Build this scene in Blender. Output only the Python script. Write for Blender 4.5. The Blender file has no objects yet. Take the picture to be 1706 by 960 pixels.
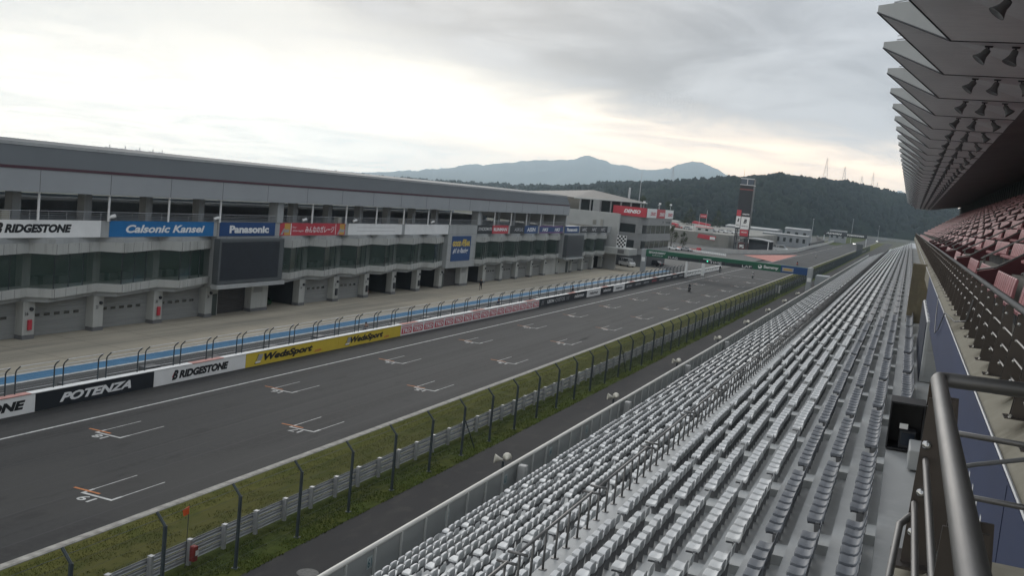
import bpy, bmesh, math, random
import numpy as np
from mathutils import Vector, Matrix
random.seed(7); RNG = np.random.default_rng(11)
S = bpy.context.scene
C = S.collection
R = math.radians

# ---------------------------------------------------------------- camera
cd = bpy.data.cameras.new('camera'); cam = bpy.data.objects.new('camera', cd); C.objects.link(cam)
YAW, PITCH, ROLL = R(21.461), R(-5.629), R(5.745)
f_ = Vector((-math.sin(YAW)*math.cos(PITCH), math.cos(YAW)*math.cos(PITCH), math.sin(PITCH)))
r_ = Vector((math.cos(YAW), math.sin(YAW), 0)); u_ = r_.cross(f_)
r2 = math.cos(ROLL)*r_ + math.sin(ROLL)*u_; u2 = -math.sin(ROLL)*r_ + math.cos(ROLL)*u_
cam.matrix_world = Matrix(((r2.x, u2.x, -f_.x, 0), (r2.y, u2.y, -f_.y, 0), (r2.z, u2.z, -f_.z, 15.3), (0, 0, 0, 1)))
cd.sensor_width = 36; cd.lens = 1652.7/1706*36; cd.clip_start = 0.05; cd.clip_end = 40000
S.camera = cam

# ---------------------------------------------------------------- sky, sun, exposure
W = bpy.data.worlds.new('World'); S.world = W; W.use_nodes = True
nt = W.node_tree; nt.nodes.clear()
def N(t, **k):
    n = nt.nodes.new(t)
    for a, b in k.items(): setattr(n, a, b)
    return n
def L(a, b): nt.links.new(a, b)
def mth(op, a, b=None, c=None, clamp=False):
    n = N('ShaderNodeMath', operation=op); n.use_clamp = clamp
    for i, x in enumerate((a, b, c)):
        if x is None: continue
        if isinstance(x, (int, float)): n.inputs[i].default_value = x
        else: L(x, n.inputs[i])
    return n.outputs[0]
def mixc(f, a, b):
    n = N('ShaderNodeMix', data_type='RGBA')
    if isinstance(f, (int, float)): n.inputs['Factor'].default_value = f
    else: L(f, n.inputs['Factor'])
    for s, x in ((6, a), (7, b)):
        if isinstance(x, tuple): n.inputs[s].default_value = (*x, 1)
        else: L(x, n.inputs[s])
    return n.outputs[2]
def sstep(x, lo, hi):
    n = N('ShaderNodeMapRange', interpolation_type='SMOOTHSTEP')
    L(x, n.inputs[0]); n.inputs[1].default_value = lo; n.inputs[2].default_value = hi
    return n.outputs[0]
SUN_AZ, SUN_EL = R(27), R(23)            # azimuth left of +Y, elevation
tc = N('ShaderNodeTexCoord'); sp = N('ShaderNodeSeparateXYZ'); L(tc.outputs['Generated'], sp.inputs[0])
X_, Y_, Z_ = sp.outputs
az = mth('MULTIPLY', mth('ARCTAN2', mth('MULTIPLY', X_, -1.0), Y_), 57.29578)
el = mth('MULTIPLY', mth('ARCSINE', Z_), 57.29578)
zz = mth('ADD', mth('MAXIMUM', Z_, 0.0), 0.10)
cv = N('ShaderNodeCombineXYZ'); L(mth('DIVIDE', X_, zz), cv.inputs[0]); L(mth('DIVIDE', Y_, zz), cv.inputs[1])
def noise(scale, detail=6, dist=0.0, off=0.0):
    n = N('ShaderNodeTexNoise'); n.inputs['Scale'].default_value = scale; n.inputs['Detail'].default_value = detail
    n.inputs['Distortion'].default_value = dist; n.inputs['Roughness'].default_value = 0.55
    m = N('ShaderNodeMapping'); m.inputs['Location'].default_value = (off, off*.7, 0); L(cv.outputs[0], m.inputs[0]); L(m.outputs[0], n.inputs['Vector'])
    return n.outputs['Fac']
n1 = noise(0.45, 7, .6, 3.1); n2 = noise(1.3, 9, 1.0, 9.3); n3 = noise(0.22, 3, .2, 1.7)
bl = mth('MAXIMUM', mth('SUBTRACT', mth('MULTIPLY', az, 0.25), 0.1), 3.7)
fr = mth('SUBTRACT', el, bl)
fr = mth('ADD', fr, mth('MULTIPLY', mth('SUBTRACT', n1, 0.5), 3.2))
fr = mth('ADD', fr, mth('MULTIPLY', mth('SUBTRACT', n2, 0.5), 4.0))
G = sstep(fr, -1.2, 2.5)
# bright overcast, a little warmer low down ahead
glow = mth('MULTIPLY', sstep(mth('ABSOLUTE', mth('SUBTRACT', az, 9.0)), 26.0, 0.0), sstep(el, 7.0, 1.0))
bright = mixc(glow, mixc(sstep(el, 1.5, 8.5), (1.95, 1.80, 1.55), (.86, .865, .85)), (2.3, 1.62, 1.05))
wisp = sstep(n2, .40, .70)
bright = mixc(mth('MULTIPLY', wisp, .4), bright, (.78, .79, .80))
gd = mth('ADD', mth('MULTIPLY', n1, .55), mth('MULTIPLY', n2, .55))
grey = mixc(sstep(gd, .38, .72), (.235, .27, .335), (.58, .62, .685))
back = mixc(sstep(el, 14.0, 50.0), grey, mixc(n3, (.86, .89, .94), (1.12, 1.15, 1.18)))
sky = mixc(mth('MULTIPLY', G, .93), bright, back)
sc10 = N('ShaderNodeVectorMath', operation='SCALE'); L(sky, sc10.inputs[0]); sc10.inputs['Scale'].default_value = 10.0
st = N('ShaderNodeTexSky'); st.sky_type = 'NISHITA'; st.sun_disc = False; st.sun_elevation = SUN_EL; st.sun_rotation = -SUN_AZ
st.air_density = 1.5; st.dust_density = 3.0
fin = mixc(.94, st.outputs[0], sc10.outputs[0])
bg = N('ShaderNodeBackground'); L(fin, bg.inputs[0]); bg.inputs[1].default_value = 0.1
wo = N('ShaderNodeOutputWorld'); L(bg.outputs[0], wo.inputs[0])

sl = bpy.data.lights.new('sun', 'SUN'); sl.energy = 0.8; sl.angle = R(25); sl.color = (1, .96, .9)
so = bpy.data.objects.new('sun', sl); C.objects.link(so)
sd = Vector((-math.sin(SUN_AZ)*math.cos(SUN_EL), math.cos(SUN_AZ)*math.cos(SUN_EL), math.sin(SUN_EL)))
so.rotation_euler = sd.to_track_quat('Z', 'Y').to_euler(); so.location = sd*400

S.view_settings.view_transform = 'Standard'; S.view_settings.look = 'None'
S.view_settings.exposure = 0.0; S.view_settings.gamma = 1.0; S.view_settings.use_curve_mapping = False
S.render.engine = 'CYCLES'
cy = S.cycles; cy.max_bounces = 6; cy.diffuse_bounces = 3; cy.glossy_bounces = 3; cy.transmission_bounces = 4
cy.transparent_max_bounces = 16; cy.volume_bounces = 3; cy.use_denoising = True; cy.use_adaptive_sampling = True
cy.adaptive_threshold = 0.015

# ---------------------------------------------------------------- materials
MATS = {}
def mat(name, col, rough=.7, var=0.12, scale=1.0, bump=0.0, metal=0.0, spec=.4, stretch=(1, 1, 1), col2=None, detail=5, bscale=None, emit=None):
    if name in MATS: return MATS[name]
    m = bpy.data.materials.new(name); m.use_nodes = True; t = m.node_tree; b = t.nodes['Principled BSDF']
    b.inputs['Roughness'].default_value = rough; b.inputs['Metallic'].default_value = metal
    b.inputs['Specular IOR Level'].default_value = spec
    g = t.nodes.new('ShaderNodeNewGeometry'); mp = t.nodes.new('ShaderNodeMapping'); mp.inputs['Scale'].default_value = stretch
    t.links.new(g.outputs['Position'], mp.inputs[0])
    n = t.nodes.new('ShaderNodeTexNoise'); n.inputs['Scale'].default_value = scale; n.inputs['Detail'].default_value = detail
    n.inputs['Roughness'].default_value = .6
    t.links.new(mp.outputs[0], n.inputs['Vector'])
    r = t.nodes.new('ShaderNodeValToRGB'); r.color_ramp.elements[0].position = .3; r.color_ramp.elements[1].position = .7
    lo = tuple(c*(1-var) for c in col); hi = tuple(min(1, c*(1+var)) for c in (col2 or col))
    r.color_ramp.elements[0].color = (*lo, 1); r.color_ramp.elements[1].color = (*hi, 1)
    t.links.new(n.outputs['Fac'], r.inputs[0]); t.links.new(r.outputs[0], b.inputs['Base Color'])
    if bump:
        n2 = t.nodes.new('ShaderNodeTexNoise'); n2.inputs['Scale'].default_value = bscale or scale*6; n2.inputs['Detail'].default_value = 4
        t.links.new(mp.outputs[0], n2.inputs['Vector'])
        bp = t.nodes.new('ShaderNodeBump'); bp.inputs['Strength'].default_value = bump; bp.inputs['Distance'].default_value = .03
        t.links.new(n2.outputs['Fac'], bp.inputs['Height']); t.links.new(bp.outputs[0], b.inputs['Normal'])
    if emit:
        b.inputs['Emission Color'].default_value = (*emit[:3], 1); b.inputs['Emission Strength'].default_value = emit[3]
    MATS[name] = m
    return m
def layered(name, col, layers, rough=.85, bump=.25, bscale=40, spec=.3):
    """base colour plus wear layers: each (scale, stretch, lo, hi, colour, amount, detail)"""
    m = bpy.data.materials.new(name); m.use_nodes = True; t = m.node_tree; b = t.nodes['Principled BSDF']
    b.inputs['Roughness'].default_value = rough; b.inputs['Specular IOR Level'].default_value = spec
    g = t.nodes.new('ShaderNodeNewGeometry'); cur = None
    for (s, st_, lo, hi, c, a, dt) in layers:
        mp = t.nodes.new('ShaderNodeMapping'); mp.inputs['Scale'].default_value = st_; t.links.new(g.outputs['Position'], mp.inputs[0])
        n = t.nodes.new('ShaderNodeTexNoise'); n.inputs['Scale'].default_value = s; n.inputs['Detail'].default_value = dt; t.links.new(mp.outputs[0], n.inputs['Vector'])
        mr = t.nodes.new('ShaderNodeMapRange'); mr.interpolation_type = 'SMOOTHSTEP'; t.links.new(n.outputs['Fac'], mr.inputs[0])
        mr.inputs[1].default_value = lo; mr.inputs[2].default_value = hi; mr.inputs[4].default_value = a
        x = t.nodes.new('ShaderNodeMix'); x.data_type = 'RGBA'; t.links.new(mr.outputs[0], x.inputs['Factor'])
        if cur is None: x.inputs[6].default_value = (*col, 1)
        else: t.links.new(cur, x.inputs[6])
        x.inputs[7].default_value = (*c, 1); cur = x.outputs[2]
    t.links.new(cur, b.inputs['Base Color'])
    n2 = t.nodes.new('ShaderNodeTexNoise'); n2.inputs['Scale'].default_value = bscale; n2.inputs['Detail'].default_value = 3
    t.links.new(g.outputs['Position'], n2.inputs['Vector'])
    bp = t.nodes.new('ShaderNodeBump'); bp.inputs['Strength'].default_value = bump; bp.inputs['Distance'].default_value = .02
    t.links.new(n2.outputs['Fac'], bp.inputs['Height']); t.links.new(bp.outputs[0], b.inputs['Normal'])
    MATS[name] = m
    return m
def glassy(name, col, alpha=.45, rough=.08, spec=.6):
    m = bpy.data.materials.new(name); m.use_nodes = True; t = m.node_tree; b = t.nodes['Principled BSDF']
    b.inputs['Base Color'].default_value = (*col, 1); b.inputs['Roughness'].default_value = rough; b.inputs['Specular IOR Level'].default_value = spec
    b.inputs['Alpha'].default_value = alpha
    g = t.nodes.new('ShaderNodeNewGeometry')
    n = t.nodes.new('ShaderNodeTexNoise'); n.inputs['Scale'].default_value = .7; t.links.new(g.outputs['Position'], n.inputs['Vector'])
    bp = t.nodes.new('ShaderNodeBump'); bp.inputs['Strength'].default_value = .06; bp.inputs['Distance'].default_value = .1
    t.links.new(n.outputs['Fac'], bp.inputs['Height']); t.links.new(bp.outputs[0], b.inputs['Normal'])
    MATS[name] = m
    return m

# ---------------------------------------------------------------- mesh building
class MB:
    def __init__(s): s.v = []; s.f = []; s.m = []
    def add(s, vs, fs, mi=0):
        o = len(s.v); s.v += [tuple(p) for p in vs]; s.f += [tuple(i+o for i in q) for q in fs]; s.m += [mi]*len(fs)
        return s
    def box(s, x0, x1, y0, y1, z0, z1, mi=0):
        return s.add([(x0,y0,z0),(x1,y0,z0),(x1,y1,z0),(x0,y1,z0),(x0,y0,z1),(x1,y0,z1),(x1,y1,z1),(x0,y1,z1)],
                     [(0,3,2,1),(4,5,6,7),(0,1,5,4),(1,2,6,5),(2,3,7,6),(3,0,4,7)], mi)
    def cbox(s, x0, x1, y0, y1, z0, z1, c=.02, mi=0):
        """box with chamfered edges"""
        bm = bmesh.new(); bmesh.ops.create_cube(bm, size=1)
        for v in bm.verts: v.co = Vector(((x0+x1)/2+v.co.x*(x1-x0), (y0+y1)/2+v.co.y*(y1-y0), (z0+z1)/2+v.co.z*(z1-z0)))
        bmesh.ops.bevel(bm, geom=bm.edges[:], offset=c, segments=1, affect='EDGES', profile=.5)
        s.bm(bm, mi); return s
    def bm(s, bm, mi=0):
        bm.verts.index_update(); s.add([v.co[:] for v in bm.verts], [[v.index for v in f.verts] for f in bm.faces], mi); bm.free()
    def quad(s, a, b, c, d, mi=0): return s.add([a, b, c, d], [(0,1,2,3)], mi)
    def prism(s, poly, vec, mi=0):
        n = len(poly); q = [tuple(Vector(p)+Vector(vec)) for p in poly]
        fs = [tuple(range(n))[::-1], tuple(range(n, 2*n))]+[(i, (i+1)%n, n+(i+1)%n, n+i) for i in range(n)]
        return s.add(list(poly)+q, fs, mi)
    def tube(s, pts, r, n=6, mi=0, cap=True):
        pts = [Vector(p) for p in pts]; rs = r if isinstance(r, (list, tuple)) else [r]*len(pts)
        vs = []; up0 = None
        for i, p in enumerate(pts):
            d = (pts[min(i+1, len(pts)-1)]-pts[max(i-1, 0)]).normalized()
            if up0 is None:
                up0 = Vector((0,0,1)) if abs(d.z) < .9 else Vector((1,0,0))
            a = d.cross(up0).normalized(); b = a.cross(d).normalized(); up0 = b
            for k in range(n):
                t = 2*math.pi*(k+.5)/n; vs.append(p+rs[i]*(math.cos(t)*a+math.sin(t)*b))
        fs = [(i*n+k, i*n+(k+1)%n, (i+1)*n+(k+1)%n, (i+1)*n+k) for i in range(len(pts)-1) for k in range(n)]
        if cap: fs += [tuple(range(n))[::-1], tuple(range((len(pts)-1)*n, len(pts)*n))]
        return s.add(vs, fs, mi)
    def lathe(s, prof, c, axis=(0,0,1), n=12, mi=0):
        ax = Vector(axis).normalized(); a = ax.orthogonal().normalized(); b = ax.cross(a); c = Vector(c)
        vs = [c+ax*h+r*(math.cos(2*math.pi*k/n)*a+math.sin(2*math.pi*k/n)*b) for r, h in prof for k in range(n)]
        m = len(prof)
        fs = [(i*n+k, i*n+(k+1)%n, (i+1)*n+(k+1)%n, (i+1)*n+k) for i in range(m-1) for k in range(n)]
        fs += [tuple(range(n))[::-1], tuple(range((m-1)*n, m*n))]
        return s.add(vs, fs, mi)
    def build(s, name, mats, parent=None, smooth=False, origin=None):
        if not isinstance(mats, (list, tuple)): mats = [mats]
        o = Vector((0,0,0))
        if parent is not None:
            p = parent
            while p is not None: o = o+p.location; p = p.parent
        elif origin is not None: o = Vector(origin)
        me = bpy.data.meshes.new(name); me.from_pydata([(x-o.x, y-o.y, z-o.z) for x, y, z in s.v], [], s.f)
        for m in mats: me.materials.append(m)
        if len(mats) > 1: me.polygons.foreach_set('material_index', s.m)
        if smooth: me.polygons.foreach_set('use_smooth', [True]*len(me.polygons))
        me.update()
        ob = bpy.data.objects.new(name, me); C.objects.link(ob)
        if parent is not None: ob.parent = parent
        elif origin is not None: ob.location = o
        return ob
def fast_mesh(name, V, F, mats, mi=None, smooth=False):
    """V (n,3), F (m,k) numpy arrays to one mesh object"""
    me = bpy.data.meshes.new(name); k = F.shape[1]
    me.vertices.add(len(V)); me.vertices.foreach_set('co', np.ascontiguousarray(V, dtype=np.float32).ravel())
    me.loops.add(F.size); me.loops.foreach_set('vertex_index', np.ascontiguousarray(F, dtype=np.int32).ravel())
    me.polygons.add(len(F)); me.polygons.foreach_set('loop_start', np.arange(0, F.size, k, dtype=np.int32))
    for m in (mats if isinstance(mats, (list, tuple)) else [mats]): me.materials.append(m)
    if mi is not None: me.polygons.foreach_set('material_index', np.ascontiguousarray(mi, dtype=np.int32))
    if smooth: me.polygons.foreach_set('use_smooth', np.ones(len(F), dtype=bool))
    me.update(calc_edges=True); me.validate()
    ob = bpy.data.objects.new(name, me); C.objects.link(ob); return ob
def tag(o, label=None, cat=None, group=None, kind=None):
    if label: o['label'] = label
    if cat: o['category'] = cat
    if group: o['group'] = group
    if kind: o['kind'] = kind
    return o
def thing(name, label, cat, loc=(0,0,0), group=None):
    o = bpy.data.objects.new(name, None); C.objects.link(o); o.location = loc; o.empty_display_size = .3
    return tag(o, label, cat, group)
def copy_tree(o, parent=None):
    c = o.copy(); C.objects.link(c)
    if parent is not None: c.parent = parent
    for ch in list(o.children): copy_tree(ch, c)
    return c
def struct(mb, name, m, label=None, cat=None):
    return tag(mb.build(name, m), label or name.replace('_', ' '), cat or name.replace('_', ' '), kind='structure')

# lettering: flat glyph meshes from Blender's own font, fitted to a box
_tc = {}
def glyphs(s, shear=0.0, bold=0.0):
    k = (s, shear, bold)
    if k in _tc: return _tc[k]
    cu = bpy.data.curves.new('t', 'FONT'); cu.body = s; cu.size = 1; cu.shear = shear; cu.offset = bold; cu.resolution_u = 3; cu.fill_mode = 'FRONT'
    ob = bpy.data.objects.new('t', cu); C.objects.link(ob)
    dg = bpy.context.evaluated_depsgraph_get(); dg.update()
    me = bpy.data.meshes.new_from_object(ob.evaluated_get(dg))
    v = [(p.co.x, p.co.y) for p in me.vertices]; f = [tuple(p.vertices) for p in me.polygons]
    bpy.data.objects.remove(ob); bpy.data.curves.remove(cu); bpy.data.meshes.remove(me)
    if not v: v, f = [(0,0),(1,0),(1,1)], [(0,1,2)]
    x0 = min(p[0] for p in v); x1 = max(p[0] for p in v); y0 = min(p[1] for p in v); y1 = max(p[1] for p in v)
    v = [((x-x0)/(x1-x0), (y-y0)/(y1-y0)) for x, y in v]
    _tc[k] = (v, f); return v, f
def lettering(mb, s, P, u0, u1, v0, v1, shear=0.0, bold=0.0, mi=0):
    """fit text s in the box u0..u1, v0..v1; P(u, v) gives the world point"""
    v, f = glyphs(s, shear, bold)
    mb.add([P(u0+a*(u1-u0), v0+b*(v1-v0)) for a, b in v], f, mi)
def flat(mb, P, pts, mi=0): mb.add([P(*p) for p in pts], [tuple(range(len(pts)))], mi)
# ---------------------------------------------------------------- colours
asphalt = layered('track_asphalt', (0.0299,0.0308,0.0317), [(.05, (1,.12,1), .45, .65, (0.0387,0.0396,0.0396), .8, 4), (.55, (1,.012,1), .48, .62, (0.0185,0.0185,0.0194), .75, 4), (1.7, (1,.008,1), .56, .66, (0.0141,0.0141,0.0150), .6, 3),
    (.09, (1,.5,1), .52, .6, (0.0440,0.0440,0.0422), .6, 6), (3.0, (1,1,1), .4, .7, (0.0422,0.0422,0.0405), .45, 6), (.8, (1,.3,1), .60, .68, (0.0167,0.0167,0.0176), .6, 6), (45, (1,1,1), .4, .7, (0.0158,0.0158,0.0158), .4, 2)], rough=.8, bump=.35, bscale=60)
pit_asph = layered('pit_asphalt', (.075,.078,.078), [(.3, (1,.1,1), .45, .7, (.055,.057,.057), .7, 5), (20, (1,1,1), .4, .7, (.09,.09,.088), .3, 3)], rough=.85)
apron_m = layered('apron_concrete', (.36,.33,.265), [(.25, (1,.06,1), .42, .66, (.25,.235,.195), .75, 6), (.9, (1,.035,1), .52, .68, (.17,.16,.14), .6, 5),
    (.12, (1,.5,1), .45, .7, (.44,.385,.30), .6, 4), (9, (1,1,1), .4, .7, (.27,.25,.21), .25, 4)], rough=.9)
path_m = layered('path_asphalt', (.030,.029,.030), [(.3, (1,.25,1), .42, .66, (.044,.042,.041), .8, 6), (1.4, (1,.5,1), .5, .68, (.060,.056,.050), .45, 5), (30, (1,1,1), .4, .7, (.02,.02,.02), .4, 2)], rough=.9)
grass_m = layered('mown_grass', (.096,.102,.030), [(.12, (1,.35,1), .42, .62, (.125,.118,.038), .85, 5), (1.1, (1,.6,1), .45, .65, (.066,.082,.022), .7, 6),
    (6, (1,1,1), .4, .65, (.085,.078,.028), .45, 4), (28, (1,1,1), .4, .65, (.040,.048,.014), .5, 2)], rough=1, bump=.9, bscale=25, spec=.05)
weed_m = layered('rough_grass', (.058,.078,.020), [(.3, (1,1,1), .42, .62, (.070,.075,.02), .8, 5), (2.5, (1,1,1), .45, .65, (.028,.042,.010), .8, 6), (12, (1,1,1), .4, .65, (.075,.085,.025), .5, 4)], rough=1, bump=1, bscale=14, spec=.05)
land_m = layered('open_land', (.075,.075,.055), [(.01, (1,1,1), .4, .6, (.055,.065,.03), .9, 5), (.06, (1,1,1), .45, .65, (.12,.115,.10), .6, 5)], rough=1, bump=.2, bscale=1)
pad_m = layered('paddock_asphalt', (.105,.105,.10), [(.04, (1,.4,1), .42, .62, (.075,.076,.075), .8, 5), (.5, (1,.4,1), .45, .7, (.14,.135,.12), .5, 5)], rough=.9)
white_paint = mat('white_road_paint', (.44,.445,.435), .7, .32, 2.2)
faded = mat('faded_road_paint', (.27,.27,.265), .75, .4, 1.2)
kerb_m = mat('kerb_concrete', (.30,.29,.265), .85, .35, 2.2, bump=.6, bscale=9)
blue_paint = mat('blue_road_paint', (.055,.165,.29), .75, .14, .7)
orange_paint = mat('orange_road_paint', (.42,.15,.045), .75, .3, 2.0)
red_paint = mat('red_runoff_paint', (.46,.19,.155), .85, .12, .3)
white_m = mat('white_paint', (.70,.71,.70), .5, .06, .6)
offwhite = mat('off_white_panel', (.50,.51,.49), .55, .08, .35)
conc = layered('weathered_concrete', (.30,.295,.27), [(.35, (1,1,.25), .45, .7, (.19,.185,.165), .8, 6), (2.5, (1,1,.4), .5, .7, (.36,.35,.31), .5, 5)], rough=.9, bump=.3, bscale=12)
conc_tan = layered('tan_concrete', (.25,.235,.19), [(.6, (1,1,.3), .45, .7, (.15,.138,.105), .8, 6), (3.5, (1,1,.4), .5, .7, (.30,.285,.235), .5, 5)], rough=.9, bump=.35, bscale=14)
terr_m = layered('grey_terrace_coating', (.42,.435,.44), [(.5, (1,.35,1), .42, .66, (.34,.355,.36), .8, 6), (2.2, (1,1,1), .5, .7, (.47,.485,.49), .5, 5), (.9, (1,.2,1), .56, .7, (.25,.26,.265), .45, 6)], rough=.55, bump=.12, bscale=8)
seat_w = layered('white_seat_plastic', (.63,.645,.65), [(.9, (1,1,1), .45, .65, (.55,.565,.57), .7, 4), (7, (1,1,1), .58, .72, (.46,.47,.46), .5, 5), (.15, (1,.4,1), .45, .6, (.56,.58,.60), .6, 3)], rough=.5, bump=.04, bscale=30, spec=.25)
seat_d = layered('dark_grey_seat_plastic', (.15,.165,.19), [(.9, (1,1,1), .45, .65, (.115,.13,.15), .7, 4), (7, (1,1,1), .58, .72, (.24,.25,.26), .45, 5)], rough=.5, bump=.04, bscale=30, spec=.3)
dark = mat('dark_grey_steel', (.035,.038,.045), .55, .15, 1)
black = mat('black_plastic', (.018,.019,.022), .5, .15, 2)
galv = mat('galvanised_steel', (.46,.475,.50), .45, .18, 1.1, metal=.15)
fence_m = mat('painted_steel_posts', (.042,.055,.062), .6, .2, .8)
steel = mat('brushed_stainless', (.20,.198,.197), .54, .10, 3, metal=.9, stretch=(1, 1, 14), bump=.02)
plate_m = mat('tinted_stainless_plate', (.095,.085,.08), .36, .12, 1.5, metal=.75)

# ---------------------------------------------------------------- ground
def sheet(name, pts, z, m, label, cat):
    mb = MB(); mb.add([(x, y, z) for x, y in pts], [tuple(range(len(pts)))]); return struct(mb, name, m, label, cat)
def rect(x0, x1, y0, y1): return [(x0, y0), (x1, y0), (x1, y1), (x0, y1)]
def strip_grid(name, xs, y0, y1, n, z, m, label, cat):
    mb = MB(); ys = [y0+(y1-y0)*i/n for i in range(n+1)]
    for a, b in zip(ys, ys[1:]):
        for c, d in zip(xs, xs[1:]): mb.quad((c, a, z), (d, a, z), (d, b, z), (c, b, z))
    return struct(mb, name, m, label, cat)
sheet('ground', rect(-6600, 5200, -300, 12300), -.10, land_m, 'open land around the circuit', 'ground')
strip_grid('race_track', [-44.9, -28.75], -60, 700, 60, 0, asphalt, 'dark grey asphalt main straight with white grid boxes', 'race track')
sheet('far_track', [(-48, 700), (-28.4, 700), (-27, 1000), (-24, 1300), (-30, 1700), (-60, 1700), (-46, 1300), (-42, 1000)], 0, asphalt, 'far end of the main straight running to the last corner', 'race track')
sheet('pit_lane', rect(-52.95, -44.9, -40, 236), .004, pit_asph, 'grey asphalt pit lane behind the pit wall', 'pit lane')
sheet('pit_apron', rect(-70, -53.24, -40, 236), .0, apron_m, 'stained brownish concrete apron before the garages', 'apron')
sheet('paddock', [(-170, 236), (-44.9, 236), (-44.9, 345), (-56, 372), (-47, 450), (-49.5, 557), (-52, 710), (-60, 940), (-170, 940)], -.03, pad_m, 'pale asphalt paddock beyond the control tower', 'paddock')
sheet('pit_exit', [(-56, 371), (-44.9, 345), (-44.9, 236), (-44.95, 700), (-52, 700), (-49.5, 557), (-47, 450)], -.012, asphalt, 'asphalt strip beside the far track', 'road')
sheet('runoff_paint', [(-56, 371), (-41.8, 343), (-42.9, 432)], .006, red_paint, 'pale red painted run-off triangle beside the far track', 'road marking')
sheet('grass_verge', rect(-28.42, -21.48, -60, 1000), .004, grass_m, 'mown olive green grass strip between kerb and path', 'grass verge')
sheet('rough_verge', rect(-23.9, -21.46, -60, 420), .009, weed_m, 'rough green grass strip under the catch fence', 'grass verge')
sheet('service_path', rect(-21.47, -14.3, -60, 1000), .0, path_m, 'dark asphalt service path below the grandstand', 'path')
mb = MB()
mb.prism([(-28.90,-60,.0), (-28.78,-60,.045), (-28.5,-60,.06), (-28.40,-60,.0)], (0, 1060, 0)); struct(mb, 'kerb', kerb_m, 'pale concrete edge kerb along the track', 'kerb')
sheet('edge_line', rect(-41.78, -41.63, -60, 700), .008, white_paint, 'long white line along the pit side of the track', 'road marking')
sheet('edge_line', rect(-29.35, -29.2, 520, 1000), .008, faded, 'pale line at the far right edge of the track', 'road marking')
sheet('start_line', rect(-41.4, -28.95, 242.3, 242.9), .010, faded, 'white start line across the track', 'road marking')
sheet('pit_lane_stripe', rect(-52.9, -51.35, -40, 232), .011, blue_paint, 'blue stripe along the pit lane', 'road marking')
sheet('pit_lane_edge', rect(-53.24, -52.90, -40, 232), .011, white_paint, 'white line on the garage side of the blue stripe', 'road marking')
sheet('pit_lane_edge', rect(-51.35, -51.0, -40, 232), .011, white_paint, 'white line on the track side of the blue stripe', 'road marking')

# grid boxes: front bar, two side lines, a number and an orange tick
def grid_box(xr, y, num, side):
    mb = MB(); z = .010; w = 1.78; xl = xr-w
    def q(x0, x1, y0, y1, mi=0, dz=0): mb.quad((x0, y0, z+dz), (x1, y0, z+dz), (x1, y1, z+dz), (x0, y1, z+dz), mi)
    q(xl, xr, y, y+.16); q(xl, xl+.13, y+.16, y+.75); q(xr-.13, xr, y+.16, y+.75)
    q(xl+.03, xl+.09, y+.75, y+3.45); q(xr-.09, xr-.03, y+.75, y+3.45)
    q(xl-.75, xl+.75, y+.32, y+.47, 1, .004)
    lettering(mb, num, lambda u, v: (xl+1.15-u, y-.12-.62*v, z), 0, .75, 0, 1, mi=0, bold=.02)
    lab = 'white %s-side grid box numbered %s painted on the track' % (side, num)
    o = tag(mb.build('grid_box', [white_paint, orange_paint]), lab, 'grid box', 'grid boxes painted along the straight', 'structure')
n_ = 19
for k in range(-1, 13):
    grid_box(-30.87, 33.25+15.95*k, str(max(1, 19-2*k)) if k < 9 else '1', 'fence')
    grid_box(-37.68, 40.95+15.95*k, str(max(2, 18-2*k)), 'pit')
mb = MB()
for k in range(5):   # tar seams and an oil patch on the straight
    x = -40.5+k*2.6; mb.quad((x, -40, .005), (x+.05, -40, .005), (x+.06, 420, .005), (x+.01, 420, .005))
struct(mb, 'track_seam', mat('tar_seam', (.028,.028,.03), .7, .2, .5), 'thin dark lengthwise joints in the track asphalt', 'road joint')
mb = MB(); g_ = np.random.default_rng(3)
for k in range(60):   # rubber laid down off the grid boxes and on the racing line
    x0 = float(g_.choice([-31.2, -32.3, -38.0, -39.1, -35.2, -33.9]))+float(g_.normal()*.25); y0 = float(g_.uniform(8, 240)); l_ = float(g_.uniform(5, 24)); w_ = float(g_.uniform(.10, .22)); d_ = float(g_.normal()*.25); z_ = .0062+.0001*(k % 7)
    mb.add([(x0, y0, z_), (x0+w_, y0, z_), (x0+w_*.8+d_, y0+l_, z_), (x0+w_*.3+d_, y0+l_, z_)], [(0,1,2,3)])
struct(mb, 'tyre_mark', layered('laid_rubber', (.024,.024,.025), [(.6, (1,.3,1), .45, .65, (.033,.034,.034), .9, 5)], rough=.75), 'faint dark tyre marks on the straight', 'tyre mark')
mb = MB()
for y in range(-30, 232, 6):
    mb.quad((-66, y, .004), (-53.3, y, .004), (-53.3, y+.04, .004), (-66, y+.04, .004))
for x in (-57.5, -61.0): mb.quad((x, -40, .0045), (x+.04, -40, .0045), (x+.04, 232, .0045), (x, 232, .0045))
struct(mb, 'apron_joint', mat('joint_sealer', (.07,.065,.055), .8, .2, .5), 'thin dark slab joints in the concrete apron', 'road joint')
mb = MB(); mb.lathe([(.42,0),(.42,.012),(.36,.018),(.0,.018)], (-19.6, 31.6, .0), n=24)
tag(mb.build('manhole_cover', mat('cast_iron', (.10,.10,.095), .7, .3, 9, bump=.5, bscale=30), origin=(-19.6, 31.6, 0)), 'round pale manhole cover in the dark path', 'manhole cover')
sheet('path_patch', [(-18.2, 58), (-17.2, 58), (-17.3, 60.4), (-18.15, 60.2)], .006, mat('repair_patch', (.10,.095,.085), .9, .2, 3), 'pale repaired patch on the dark path', 'patch')

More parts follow.
